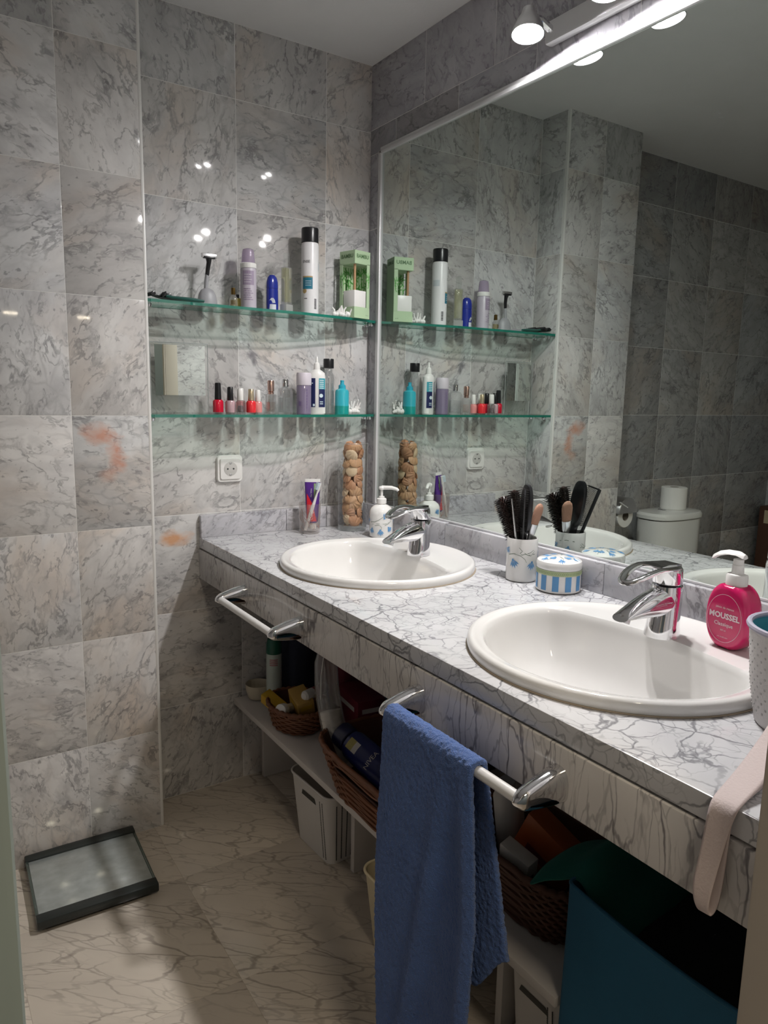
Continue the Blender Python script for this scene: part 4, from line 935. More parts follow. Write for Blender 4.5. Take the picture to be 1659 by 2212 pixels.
MB().lathe([(0.0258, 0.2125), (0.0262, 0.213), (0.0262, 0.251), (0.0250, 0.2545), (0.002, 0.255)], 40).build('cap', M_BPLAS, hs)
ph = camphi(-0.257, -0.068)
wrap([rectgeo(-0.024, 0.0085, 0.074, 0.108, 8)], 0.0265, ph, 0, 0.0005).build('teal_label', pmat('print_teal', (0.02, 0.16, 0.24), 0.35), hs, 0)
wrap([rectgeo(-0.024, 0.0085, 0.108, 0.112, 8), discgeo(-0.017, 0.068, 0.007)], 0.0265, ph, 0, 0.0005).build('gold_label', pmat('print_gold', (0.40, 0.28, 0.12), 0.35), hs, 0)
wrap([sh(text_geo('ENSE', 0.011), -0.012, 0.154)]+[rectgeo(0.014+0.0*k, 0.022, 0.016+k*0.0035, 0.018+k*0.0035, 3) for k in range(9)]+[rectgeo(-0.018, -0.008, 0.045, 0.047, 3)], 0.0265, ph, 0, 0.0006).build('lettering', M_BPLAS, hs, 0)
wrap([rectgeo(-0.014, 0.004, 0.098-k*0.006, 0.0965-k*0.006, 3) for k in range(3)]+[rectgeo(0.03, 0.055, 0.13, 0.15, 6)], 0.0265, ph, 0, 0.0010).build('label_lines', pmat('print_pale_grey', (0.55, 0.58, 0.62), 0.4), hs, 0)
# reed-style box with bamboo print
M_MINT = pmat('mint_card', (0.42, 0.56, 0.36), 0.55); M_LEAF = pmat('print_leaf_green', (0.10, 0.34, 0.07), 0.5, var=0.3); M_INK = pmat('print_dark_green', (0.08, 0.17, 0.07), 0.5)
bb = thing('bamboo_box', 'mint green fragrance box with bamboo window at the right end of the upper shelf', 'box', (-0.094, -0.064, US), math.radians(13.5))
W_ = 0.068; hw = W_/2; HB = 0.205
sb_ = MB(); sb_.box((0, 0, 0.017), (W_, W_, 0.034)); sb_.box((0, 0, HB-0.020), (W_, W_, 0.040))
sb_.box((hw-0.007, -hw+0.0007, 0.10), (0.014, 0.0014, 0.135)); sb_.box((-hw+0.0007, hw-0.007, 0.10), (0.0014, 0.014, 0.135))
sb_.box((hw-0.0007, 0.005, 0.10), (0.0014, W_-0.01, 0.135)); sb_.box((0.005, hw-0.0007, 0.10), (W_-0.01, 0.0014, 0.135)); sb_.box((hw-0.0007, -hw+0.006, 0.10), (0.0014, 0.012, 0.135))
sb_.build('carton', M_MINT, bb, 0)
MB().box((-0.006, -0.006, 0.0595), (0.051, 0.051, 0.051), 0.0015).build('white_holder', M_WPLAS, bb)
MB().tube([(-0.020, -0.020, 0.085), (-0.020, -0.020, 0.166)], 0.0042, 10).build('stick', pmat('pale_wood', (0.42, 0.25, 0.13), 0.6), bb)
mb = MB(); mb.box((hw-0.004, 0.0, 0.125), (0.0012, 0.05, 0.082)); mb.box((0.0, hw-0.004, 0.125), (0.05, 0.0012, 0.082)); mb.build('inner_backing', pmat('pale_mint_card', (0.50, 0.62, 0.42), 0.6), bb, 0)
mb = MB(); rr = random.Random(5)
for face in (0, 1):
    for k in range(34):
        u0 = rr.uniform(-0.026, 0.024); v0 = rr.uniform(0.088, 0.150); a = rr.uniform(0.2, 2.9); l_ = rr.uniform(0.010, 0.020)
        g = stripgeo([(u0, v0), (u0+l_*0.5*math.cos(a), v0+l_*0.5*math.sin(a)), (u0+l_*math.cos(a), v0+l_*math.sin(a)*0.8)], 0.0045)
        mb.add([((v[0], hw-0.0055, v[1]) if face else (hw-0.0055, v[0], v[1])) for v in g[0]], g[1])
    for k in range(5):
        g = rectgeo(-0.024+k*0.011, -0.0215+k*0.011, 0.086, 0.160, 1); mb.add([((v[0], hw-0.0052, v[1]) if face else (hw-0.0052, v[0], v[1])) for v in g[0]], g[1])
mb.build('bamboo_print', M_LEAF, bb, 0, kind='stuff')
mb = MB()
for k in range(10):
    a = rr.uniform(0.3, 2.8); u0 = 0.026+rr.uniform(-0.004, 0.004); v0 = rr.uniform(0.085, 0.14)
    g = stripgeo([(u0, v0), (u0+0.006*math.cos(a), v0+0.008*math.sin(a)), (u0+0.009*math.cos(a), v0+0.014*math.sin(a))], 0.0028)
    mb.add([(v[0] if abs(v[0]) < hw else hw, -hw-0.0004, v[1]) for v in g[0]], g[1]); mb.add([(-hw-0.0004, v[0] if abs(v[0]) < hw else hw, v[1]) for v in g[0]], g[1])
mb.build('leaf_print', M_LEAF, bb, 0)
g = text_geo('BAMBU', 0.0165, bold=0.0003); g2 = text_geo('50 ml', 0.005)
MB().add([(v[0], -hw-0.0006, v[1]+0.188) for v in g[0]], g[1]).build('lettering', M_INK, bb, 0)
MB().add([(-hw-0.0006, -v[0], v[1]+0.188) for v in g[0]], g[1]).build('lettering', M_INK, bb, 0)
MB().add([(hw+0.0006, v[0], v[1]+0.188) for v in g[0]], g[1]).build('lettering', M_INK, bb, 0)
MB().add([(v[0]+0.022, -hw-0.0006, v[1]+0.010) for v in g2[0]], g2[1]).build('small_print', M_INK, bb, 0)
MB().add([(-hw-0.0006, -v[0]-0.004, v[1]+0.010) for v in g2[0]], g2[1]).build('small_print', M_INK, bb, 0)
def coral(lab, loc, seed, length, h_):
    rr = random.Random(seed); mb = MB()
    for k in range(9):
        x = -length/2+length*k/8; mb.ball((x, rr.uniform(-0.006, 0.006), 0.007+rr.uniform(0, 0.004)), rr.uniform(0.006, 0.0095), 6)
    for k in range(12):
        x = rr.uniform(-length/2, length/2); a = rr.uniform(-1, 1); q = rr.uniform(0.4, 1.0)*h_
        mb.tube([(x, 0, 0.006), (x+0.004*a, rr.uniform(-0.01, 0.01), 0.006+(q-0.006)*0.6), (x+0.010*a, rr.uniform(-0.013, 0.008), max(0.004, q-0.003))], [0.0045, 0.0032, 0.0026], 7)
    o = mb.build('coral_piece', M_CERAM, None, 60, loc); tag(o, lab, 'coral'); return o
coral('white coral piece lying in front of the mint green box', (-0.150, -0.082, US), 4, 0.060, 0.038)
# ---------------------------------------------------------------- lower shelf
sm = thing('stand_mirror', 'small rectangular acrylic stand mirror at the left end of the lower shelf', 'mirror', (-0.664, -0.052, LS), math.radians(-7.3))
MB().box((0, 0, 0.101), (0.162, 0.003, 0.194), 0.0008).build('acrylic_sheet', M_GLASS, sm, 0)
MB().box((0.002, -0.0026, 0.122), (0.140, 0.0012, 0.140)).build('mirror_plate', M_MIRROR, sm, 0)
MB().box((0, -0.022, 0.002), (0.162, 0.046, 0.003), 0.0008).build('acrylic_foot', M_GLASS, sm, 0)
mb = MB(); mb.tube([(-0.080, -0.001, 0.198), (0.080, -0.001, 0.198)], 0.0014, 6); mb.tube([(0.080, -0.001, 0.003), (0.080, -0.001, 0.198)], 0.0012, 6); mb.tube([(-0.080, -0.001, 0.003), (-0.080, -0.001, 0.198)], 0.0012, 6); mb.build('bright_edge', glassmat('acrylic_edge', (0.7, 0.74, 0.73), 0.4, (0.6, 0.62, 0.62), 0.4), sm)
M_RED = pmat('polish_red', (0.55, 0.005, 0.03), 0.15, coat=0.6); M_CORAL = pmat('polish_coral', (0.75, 0.03, 0.04), 0.15, coat=0.6); M_PINK = pmat('polish_pink', (0.50, 0.33, 0.36), 0.15, coat=0.6); M_SALM = pmat('polish_salmon', (0.68, 0.26, 0.25), 0.15, coat=0.6); M_PLUM = pmat('polish_plum', (0.09, 0.02, 0.035), 0.15, coat=0.6)
M_GOLD = pmat('pale_gold', (0.66, 0.55, 0.38), 0.25, 0.7); M_BRIGHT = glassmat('bottle_foot_glass', (0.9, 0.9, 0.9), 0.3)
def polish(lab, x, y, h_, w_, capm, bodm, body_h, clear=False, rz=0.0):
    t_ = thing('nail_polish', lab, 'nail polish', (x, y, LS), rz, 'nail polishes on the lower shelf')
    r = w_/2
    if clear:
        MB().lathe([(r*0.92, 0), (r, 0.003), (r, body_h-0.006), (r*0.55, body_h), (r*0.5, body_h+0.001)], 24).build('glass_body', M_BOTTLE, t_)
        MB().lathe([(r*0.62, 0.006), (r*0.7, 0.010), (r*0.5, 0.024), (r*0.2, 0.026)], 20).build('liquid', bodm, t_)
    else:
        MB().lathe([(r*0.90, 0.0), (r*0.97, 0.0015), (r*0.97, 0.005)], 24, cap1=False).build('glass_foot', M_BRIGHT, t_)
        MB().lathe([(r*0.95, 0.0045), (r, 0.007), (r, body_h-0.006), (r*0.8, body_h-0.001), (r*0.45, body_h), (r*0.45, body_h+0.001)], 24).build('glass_body', bodm, t_)
    MB().lathe([(r*0.60, body_h), (r*0.64, body_h+0.001), (r*0.55, h_-0.002), (r*0.45, h_), (r*0.05, h_)], 20).build('cap', capm, t_)
    return t_
pol = [('red nail polish with tall black cap, nearest to the stand mirror', -0.555, -0.062, 0.090, 0.031, M_BPLAS, M_RED, 0.042, False),
 ('pale pink nail polish with black cap beside the dark red one', -0.523, -0.078, 0.079, 0.028, M_BPLAS, M_PINK, 0.040, False),
 ('clear bottled plum nail polish with white cap in the front row', -0.497, -0.090, 0.074, 0.031, M_WPLAS, M_PLUM, 0.040, True),
 ('dark red nail polish with black patterned cap behind the pale pink one', -0.512, -0.046, 0.078, 0.028, M_BPLAS, M_RED, 0.040, False),
 ('red nail polish with white cap half hidden behind the coral one', -0.478, -0.048, 0.076, 0.029, M_WPLAS, M_RED, 0.040, False),
 ('coral red nail polish with gold cap in the front row', -0.459, -0.080, 0.074, 0.029, M_GOLD, M_CORAL, 0.040, False),
 ('salmon pink nail polish with white cap, rightmost of the polishes', -0.431, -0.066, 0.072, 0.026, M_WPLAS, M_SALM, 0.038, False)]
for a in pol: polish(*a)
p1 = thing('perfume_bottle', 'slim clear perfume flacon with rose gold cap on the lower shelf', 'perfume', (-0.391, -0.072, LS), 0.4, 'perfume bottles on the shelves')
MB().box((0, 0, 0.030), (0.030, 0.022, 0.060), 0.004).build('glass_body', M_BOTTLE, p1); MB().box((0, 0, 0.022), (0.022, 0.015, 0.030), 0.003).build('liquid', glassmat('rose_liquid', (0.92, 0.84, 0.80), 0.05), p1)
MB().lathe([(0.008, 0.060), (0.009, 0.062), (0.009, 0.066), (0.007, 0.067), (0.010, 0.069), (0.0105, 0.098), (0.009, 0.101), (0.001, 0.101)], 20).build('cap', pmat('rose_gold', (0.62, 0.42, 0.36), 0.2, 0.9), p1)
p2 = thing('perfume_bottle', 'broad square clear perfume bottle with silver cap on the lower shelf', 'perfume', (-0.341, -0.068, LS), 0.35, 'perfume bottles on the shelves')
MB().loft([[(x*s_, y*s_, z_) for x, y in rrect(0.046, 0.028, 0.006)] for s_, z_ in ((0.95, 0), (1, 0.003), (1, 0.070), (0.85, 0.078), (0.35, 0.082), (0.3, 0.085))]).build('glass_body', M_BOTTLE, p2)
MB().box((0, 0, 0.028), (0.038, 0.020, 0.045), 0.003).build('liquid', glassmat('clear_liquid', (0.86, 0.88, 0.88), 0.05, (0.5, 0.52, 0.53), 0.12), p2)
MB().lathe([(0.0095, 0.083), (0.0105, 0.084), (0.0105, 0.103), (0.009, 0.106), (0.001, 0.106)], 20).build('cap', M_CHROME, p2)
lb = thing('toner_bottle', 'lilac toner bottle with paler lilac cap on the lower shelf', 'bottle', (-0.279, -0.072, LS))
MB().lathe([(0.0215, 0), (0.023, 0.002), (0.023, 0.087), (0.0222, 0.089), (0.004, 0.089)], 36).build('bottle', glassmat('lilac_bottle', (0.52, 0.46, 0.58), 0.12, (0.26, 0.215, 0.32), 0.78), lb)
MB().lathe([(0.0232, 0.0895), (0.0235, 0.0905), (0.0235, 0.122), (0.0215, 0.1275), (0.002, 0.128)], 36).build('cap', pmat('pale_lilac_plastic', (0.62, 0.57, 0.63), 0.4), lb)
ph = camphi(-0.279, -0.072)
wrap([rectgeo(-0.017, -0.008, 0.026, 0.040, 3)]+[rectgeo(0.008, 0.011, 0.018+k*0.009, 0.024+k*0.009, 2) for k in range(7)], 0.023, ph, 0, 0.0005).build('label_print', pmat('print_dark_lilac', (0.13, 0.09, 0.20), 0.5), lb, 0)
lbx, lby = -0.227, -0.060
wb = thing('lens_solution_bottle', 'white oval bottle with nozzle and navy and teal labels on the lower shelf', 'bottle', (lbx, lby, LS), camphi(lbx, lby)+PI/2)
def ov(z_, a, b_): return [(a*math.cos(2*PI*i/36), b_*math.sin(2*PI*i/36), z_) for i in range(36)]
MB().loft([ov(0, 0.025, 0.017), ov(0.003, 0.0275, 0.019), ov(0.118, 0.0275, 0.019), ov(0.128, 0.0255, 0.018), ov(0.136, 0.016, 0.014), ov(0.139, 0.0105, 0.0105), ov(0.152, 0.0095, 0.0095), ov(0.158, 0.0085, 0.0085), ov(0.162, 0.0045, 0.0045), ov(0.178, 0.0025, 0.0025), ov(0.180, 0.001, 0.001)]).build('bottle', M_WPLAS, wb)
def ovprint(x0, x1, z0, z1, off): 
    vs = []; fs = []
    for i in range(7):
        x = x0+(x1-x0)*i/6; y = -0.019*math.sqrt(max(0, 1-(x/0.0275)**2))-off; vs += [(x, y, z0), (x, y, z1)]
        if i: fs.append((2*i-2, 2*i, 2*i+1, 2*i-1))
    return vs, fs
M_NAVY = pmat('print_navy', (0.012, 0.018, 0.085), 0.4); M_TEAL = pmat('print_bright_teal', (0.05, 0.33, 0.40), 0.4)
mb = MB(); [mb.add(*ovprint(*q)) for q in ((-0.0235, -0.0045, 0.022, 0.112, 0.0006), (0.0065, 0.0262, 0.022, 0.078, 0.0006))]; mb.build('navy_label', M_NAVY, wb, 0)
mb = MB(); [mb.add(*ovprint(*q)) for q in ((0.0065, 0.0262, 0.078, 0.112, 0.0006),)]; mb.build('teal_label', M_TEAL, wb, 0)
mb = MB(); [mb.add(*ovprint(0.009, 0.022, 0.107-0.006*k, 0.1045-0.006*k, 0.0011)) for k in range(5)]; [mb.add(*ovprint(0.010, 0.020, 0.040-0.006*k, 0.0375-0.006*k, 0.0011)) for k in range(2)]; mb.add(*ovprint(-0.012, -0.006, 0.025, 0.032, 0.0011)); mb.add(*ovprint(-0.016, -0.012, 0.095, 0.098, 0.0011))
g = discgeo(0.014, 0.058, 0.006); mb.add([(v[0], -0.019*math.sqrt(1-(v[0]/0.0275)**2)-0.0014, v[1]) for v in g[0]], g[1]); mb.build('label_lines', pmat('print_ice', (0.6, 0.72, 0.76), 0.4), wb, 0)
kb = thing('black_capped_bottle', 'slim clear bottle with black screw cap beside the white oval bottle', 'bottle', (-0.177, -0.046, LS))
MB().lathe([(0.0165, 0), (0.018, 0.002), (0.018, 0.112), (0.0165, 0.124), (0.0125, 0.132), (0.012, 0.146)], 32, cap1=False).build('glass_body', M_BOTTLE, kb)
MB().lathe([(0.0150, 0.004), (0.0155, 0.098), (0.001, 0.098)], 28).build('liquid', MATS['clear_liquid'], kb)
MB().lathe([(0.0165, 0.145), (0.017, 0.146), (0.017, 0.173), (0.016, 0.175), (0.001, 0.175)], 28).build('cap', M_BPLAS, kb)
MB().lathe([(0.0128, 0.137), (0.0136, 0.139), (0.0128, 0.141)], 28, cap0=False, cap1=False).build('neck_ring', M_GLASS, kb)
wrap([rectgeo(0.004, 0.026, 0.035, 0.075, 6)], 0.018, camphi(-0.177, -0.046)+1.6, 0, 0.0006).build('back_label', M_WPLAS, kb, 0)
tq = thing('turquoise_bottle', 'small turquoise dropper bottle at the right of the lower shelf', 'bottle', (-0.140, -0.070, LS))
M_TURQ = glassmat('turquoise_plastic', (0.25, 0.72, 0.78), 0.15, (0.05, 0.50, 0.60), 0.80)
MB().lathe([(0.021, 0), (0.0225, 0.002), (0.0225, 0.070), (0.0205, 0.077), (0.0125, 0.081), (0.012, 0.083)], 32).build('bottle', M_TURQ, tq)
MB().lathe([(0.0229, 0.0005), (0.0229, 0.027)], 32, cap0=False, cap1=False).build('liquid_level', glassmat('turquoise_liquid', (0.25, 0.75, 0.68), 0.1, (0.02, 0.42, 0.38), 0.65), tq)
MB().lathe([(0.0115, 0.081), (0.012, 0.0815), (0.0115, 0.092), (0.007, 0.095), (0.0055, 0.103), (0.0065, 0.104), (0.006, 0.108), (0.001, 0.1085)], 24).build('nozzle_cap', pmat('turquoise_cap', (0.02, 0.34, 0.46), 0.35), tq)
coral('white branching coral at the right end of the lower shelf', (-0.098, -0.064, LS), 11, 0.042, 0.050)

# ---------------------------------------------------------------- under the worktop
M_LAM = pmat('white_laminate', (0.62, 0.58, 0.55), 0.45)
su = thing('shelf_unit', 'low white board shelf unit standing under the worktop', 'shelf unit', (0, 0, 0))
MB().box((-0.26, -0.712, 0.279), (0.48, 1.40, 0.018), 0.001).build('top_board', M_LAM, su)
for y in (-0.035, -0.615, -1.190, -1.395):
    MB().box((-0.225, y, 0.135), (0.37, 0.018, 0.269), 0.001).build('divider', M_LAM, su)
MB().box((-0.035, -0.712, 0.135), (0.010, 1.36, 0.269)).build('back_panel', M_LAM, su)
BT = 0.2885
# aerosol
ac = thing('deodorant_spray', 'white aerosol can with dark green cap on the board under the first towel rail', 'spray can', (-0.400, -0.105, BT))
MB().lathe([(0.022, 0), (0.0245, 0.003), (0.0245, 0.160), (0.022, 0.168), (0.01, 0.17)], 32).build('can', pmat('pale_green_enamel', (0.52, 0.58, 0.53), 0.35), ac)
MB().lathe([(0.0245, 0.165), (0.0248, 0.166), (0.0240, 0.195), (0.0200, 0.212), (0.012, 0.218), (0.001, 0.219)], 32).build('cap', pmat('dark_green_plastic', (0.01, 0.10, 0.065), 0.35), ac)
wrap([rectgeo(-0.014, 0.012, 0.150-0.006*k, 0.147-0.006*k, 4) for k in range(4)], 0.0245, camphi(-0.4, -0.105), 0, 0.0006).build('label_print', pmat('print_dull_red', (0.42, 0.12, 0.14), 0.5), ac, 0)
# dark pouch and pale bowl behind
M_FABD = pmat('dark_navy_fabric', (0.03, 0.035, 0.06), 0.9, bump=(90, 0.6)); M_FABR = pmat('wine_red_fabric', (0.16, 0.02, 0.035), 0.8, bump=(90, 0.5))
def pouch(nm, lab, cat, loc, d, mat, rz=0.0, seed=1):
    rr = random.Random(seed); bm = bmesh.new(); bmesh.ops.create_cube(bm, size=1); bmesh.ops.subdivide_edges(bm, edges=bm.edges[:], cuts=7, use_grid_fill=True)
    for v in bm.verts:
        p = v.co.copy(); q = p.normalized()*0.62; k = 0.45; p = p*(1-k)+q*k
        ns = math.sin(p.x*9+seed)*0.03+math.sin(p.y*11+seed*2)*0.03+math.sin(p.z*13+seed*3)*0.03
        p *= 1+ns
        v.co = Vector((p.x*d[0], p.y*d[1], p.z*d[2]))
    mz = min(v.co.z for v in bm.verts)
    for v in bm.verts: v.co.z = max(v.co.z-mz-0.004, 0)
    me = bpy.data.meshes.new(nm); bm.to_mesh(me); bm.free(); me.polygons.foreach_set('use_smooth', [True]*len(me.polygons))
    o = obj(nm, me, mat, None, loc); o.rotation_euler.z = rz; tag(o, lab, cat); return o
pouch('cosmetic_pouch', 'dark navy cosmetic pouch behind the green capped spray can', 'pouch', (-0.300, -0.078, BT), (0.11, 0.10, 0.20), M_FABD, 0.2, 2)
bw = MB().lathe([(0.022, 0), (0.030, 0.004), (0.038, 0.030), (0.040, 0.050), (0.038, 0.050), (0.034, 0.030), (0.026, 0.008), (0.002, 0.006)], 28).build('cream_bowl', pmat('cream_plastic', (0.62, 0.55, 0.42), 0.4), None, 35, (-0.432, -0.050, BT)); tag(bw, 'small cream bowl beside the spray can against the back wall', 'bowl')
pouch('wash_bag', 'wine red wash bag behind the small wicker basket', 'bag', (-0.195, -0.20, BT), (0.12, 0.14, 0.20), M_FABR, 0.1, 5)
def carton(nm, lab, cat, loc, d, mat, rot, stripes=None, smat=None):
    t_ = thing(nm, lab, cat, loc, 0, None, rot)
    MB().box((0, 0, d[2]/2), d, 0.002).build('carton', mat, t_)
    mb = MB()
    for (u0, u1, v0, v1) in stripes or []:
        for sgn in (-1, 1):
            mb.add([(u*d[0], sgn*(d[1]/2+0.0006), v*d[2]) for u, v in ((u0, v0), (u1, v0), (u1, v1), (u0, v1))], [(0, 1, 2, 3)])
            mb.add([(sgn*(d[0]/2+0.0006), u*d[1], v*d[2]) for u, v in ((u0, v0), (u1, v0), (u1, v1), (u0, v1))], [(0, 1, 2, 3)])
    if mb.v: mb.build('label_print', smat, t_, 0)
    return t_
M_YEL = pmat('yellow_card', (0.62, 0.38, 0.03), 0.45); M_OCH = pmat('ochre_card', (0.50, 0.31, 0.08), 0.5); M_REDC = pmat('crimson_card', (0.15, 0.013, 0.027), 0.45); M_PETROL = pmat('petrol_blue_card', (0.03, 0.12, 0.20), 0.5); M_BLUEC = pmat('blue_card', (0.05, 0.14, 0.34), 0.5); M_WHC = pmat('white_card', (0.60, 0.58, 0.55), 0.5)
carton('petrol_box', 'petrol blue upright box at the back under the worktop', 'box', (-0.11, -0.37, BT), (0.10, 0.16, 0.26), M_PETROL, (0, 0, 0.05), [(-0.3, 0.3, 0.7, 0.8)], M_BLUEC)
carton('crimson_box', 'crimson box lying behind the small wicker basket', 'box', (-0.235, -0.36, BT), (0.09, 0.16, 0.095), M_REDC, (0, 0, -0.1), [(-0.35, 0.3, 0.6, 0.75)], M_WHC)
carton('blue_box', 'blue and white upright box at the back behind the clear cotton bag', 'box', (-0.14, -0.54, BT), (0.08, 0.10, 0.27), M_BLUEC, (0, 0, 0.1), [(-0.5, -0.1, 0.3, 0.95)], M_WHC)
carton('medicine_box', 'small white medicine box on top of the dark carton at the back', 'box', (-0.19, -0.70, BT+0.19), (0.055, 0.14, 0.05), M_WHC, (0, 0, 0.12), [(0.1, 0.3, 0.55, 0.8)], M_BPLAS)
carton('dark_carton', 'dark brown carton at the back behind the large wicker basket', 'box', (-0.15, -0.70, BT), (0.14, 0.20, 0.19), pmat('dark_brown_card', (0.07, 0.045, 0.04), 0.7), (0, 0, 0.02), [(-0.3, 0.3, 0.3, 0.4)], M_REDC)
# wicker baskets: stakes and woven strands
M_WICK = pmat('brown_wicker', (0.17, 0.060, 0.025), 0.45, var=0.45); M_WICKD = pmat('dark_wicker', (0.09, 0.03, 0.015), 0.6, var=0.3)
def wicker(lab, loc, rz, a0, b0, a1, b1, h_, sq=1.0, rows=12, stakes=44, slot=None, tilt=0.0, mat=None):
    mat = mat or M_WICK
    t_ = thing('wicker_basket', lab, 'basket', loc, 0, 'brown wicker baskets', (tilt, 0, rz))
    def pt(ang, s, off=0.0):
        A = a0+(a1-a0)*s+off; B = b0+(b1-b0)*s+off; c, q = math.cos(ang), math.sin(ang)
        return (A*math.copysign(abs(c)**sq, c), B*math.copysign(abs(q)**sq, q), 0.004+(h_-0.004)*s)
    n = 88; lin = MB(); m_ = 16
    lin.loft([[pt(2*PI*i/n, k/m_, -0.002) for i in range(n)] for k in range(m_+1)], True, False, skip=(lambda i, k: slot(2*PI*(i+0.5)/n, (k+0.5)/m_)) if slot else None)
    o = lin.build('lining_weave', M_WICKD, t_, 40)
    md = o.modifiers.new('thick', 'SOLIDIFY'); md.thickness = 0.004; md.offset = -1
    st_ = MB()
    for k in range(rows):
        s = (k+0.5)/rows; run = []
        runs = []
        for i in range(n*2+1):
            ang = 2*PI*i/(n*2)
            if slot and slot(ang, s): 
                if len(run) > 2: runs.append(run)
                run = []; continue
            off = 0.0012+0.0022*math.sin(ang*stakes/2+PI*(k % 2)); p = pt(ang, s, off); run.append(p)
        if len(run) > 2: runs.append(run)
        for r_ in runs: st_.tube(r_, 0.5*h_/rows*0.92, 5)
    st_.build('woven_strands', mat, t_, 60, kind='stuff')
    rim = []
    for i in range(120):
        ang = 2*PI*i/120; p = Vector(pt(ang, 1.0, 0.001)); rim.append((p.x, p.y, p.z+0.002*math.sin(ang*30)))
    rb_ = MB().tube(rim, 0.0062, 8, True); rb_.tube([(p[0]*1.0, p[1], p[2]-0.004+0.004*math.sin(i*1.5)) for i, p in enumerate(rim)], 0.0042, 6, True)
    rb_.build('plaited_rim', mat, t_, 60)
    return t_
wicker('small oval wicker basket with yellow cartons under the first towel rail', (-0.410, -0.290, BT), 0, 0.066, 0.080, 0.082, 0.105, 0.072, 1.0, 9, 32)
carton('yellow_carton', 'bright yellow carton leaning out at the left of the small wicker basket', 'box', (-0.455, -0.225, BT+0.040), (0.035, 0.085, 0.035), M_YEL, (0.35, -0.25, 0.25), [(-0.4, 0.2, 0.25, 0.75)], M_BPLAS)
carton('ochre_carton', 'ochre carton standing tilted in the middle of the small wicker basket', 'box', (-0.395, -0.305, BT+0.018), (0.050, 0.085, 0.095), M_OCH, (0.22, -0.2, -0.15), [(-0.35, 0.35, 0.72, 0.86)], M_YEL)
def tubelike(nm, lab, cat, frm, to, prof, capprof, bm_, cm_, n=24):
    t_ = thing(nm, lab, cat)
    MB().lathe(prof, n).build('tube_body', bm_, t_); MB().lathe(capprof, n).build('cap', cm_, t_); place(t_, frm, to); return t_
tubelike('cream_tube', 'tube with round white cap pointing out of the small wicker basket', 'tube', (-0.375, -0.26, BT+0.045), (-0.487, -0.330, BT+0.078), [(0.011, 0), (0.013, 0.05), (0.013, 0.105), (0.009, 0.11)], [(0.0125, 0.108), (0.0175, 0.110), (0.018, 0.130), (0.017, 0.132), (0.001, 0.132)], M_WHC, M_WPLAS)
tubelike('clear_capped_bottle', 'small bottle with clear domed cap lying on the ochre carton', 'bottle', (-0.33, -0.32, BT+0.112), (-0.425, -0.350, BT+0.112), [(0.014, 0), (0.016, 0.004), (0.016, 0.055), (0.012, 0.06)], [(0.0155, 0.058), (0.0158, 0.060), (0.0150, 0.088), (0.010, 0.094), (0.001, 0.094)], M_REDC, pmat('milky_cap', (0.66, 0.64, 0.62), 0.3))
# large wicker basket and its contents
LBX, LBY = -0.394, -0.818
wicker('large rectangular wicker basket with handle slot beside the hanging towel', (LBX, LBY, BT), 0, 0.108, 0.170, 0.132, 0.236, 0.122, 0.45, 15, 60,
       slot=lambda a, s: 0.60 < s < 0.80 and abs((a % (2*PI))-PI) < 0.30)
cbg = thing('cotton_pad_bag', 'tall clear plastic sleeve half filled with white cotton pads', 'cotton pads')
pts = [(-0.440, -0.620, 0.318), (-0.446, -0.600, 0.37), (-0.452, -0.572, 0.43), (-0.452, -0.545, 0.50), (-0.445, -0.525, 0.57), (-0.438, -0.515, 0.615)]
MB().tube(pts, [0.030, 0.033, 0.034, 0.034, 0.032, 0.018], 20, flat=0.9).build('plastic_sleeve', glassmat('clear_film', (0.90, 0.89, 0.87), 0.35, (0.6, 0.58, 0.55), 0.14, 0.15), cbg)
for k in range(17):
    s = k/17*2.35; i = int(s); f = s-i; a, b_ = Vector(pts[i]), Vector(pts[i+1]); c = a.lerp(b_, f); d = (b_-a).normalized()
    MB().lathe([(0.0270, -0.0056), (0.0280, -0.003), (0.0280, 0.003), (0.0270, 0.0056)], 20, mat=aim(c, c+d)).build('cotton_pad', pmat('cotton_white', (0.72, 0.68, 0.63), 0.95) if k == 0 else MATS['cotton_white'], cbg)
crease = MB().tube([(-0.468, -0.555, 0.60), (-0.480, -0.563, 0.55), (-0.485, -0.572, 0.49)], 0.0012, 6); crease.build('film_crease', M_WPLAS, cbg)
nb = thing('lotion_bottle', 'dark blue lotion bottle lying across the large wicker basket', 'lotion bottle')
M_NBL = pmat('deep_blue_plastic', (0.012, 0.02, 0.12), 0.3)
MB().loft([[(0.038*s_*math.cos(2*PI*i/32), 0.022*s_*math.sin(2*PI*i/32), z_) for i in range(32)] for s_, z_ in ((0.7, 0), (0.95, 0.006), (1, 0.03), (1, 0.15), (0.95, 0.185), (0.8, 0.2), (0.6, 0.204))]).build('bottle', M_NBL, nb)
MB().loft([[(0.032*s_*math.cos(2*PI*i/32), 0.020*s_*math.sin(2*PI*i/32), z_) for i in range(32)] for s_, z_ in ((0.9, 0.204), (1, 0.206), (1, 0.24), (0.9, 0.245), (0.1, 0.246))]).build('cap', pmat('navy_cap', (0.008, 0.012, 0.06), 0.35), nb)
fy = lambda x, off: -0.022*math.sqrt(max(0, 1-(x/0.038)**2))-off
def nprint(x0, x1, z0, z1, off): return [(x, fy(x, off), z) for x, z in ((x0, z0), ((x0+x1)/2, z0), (x1, z0), (x1, z1), ((x0+x1)/2, z1), (x0, z1))], [(0, 1, 4, 5), (1, 2, 3, 4)]
mb = MB(); mb.add(*nprint(-0.016, 0.012, 0.164, 0.186, 0.001)); mb.build('gold_sticker', pmat('sticker_olive', (0.42, 0.36, 0.10), 0.4), nb, 0)
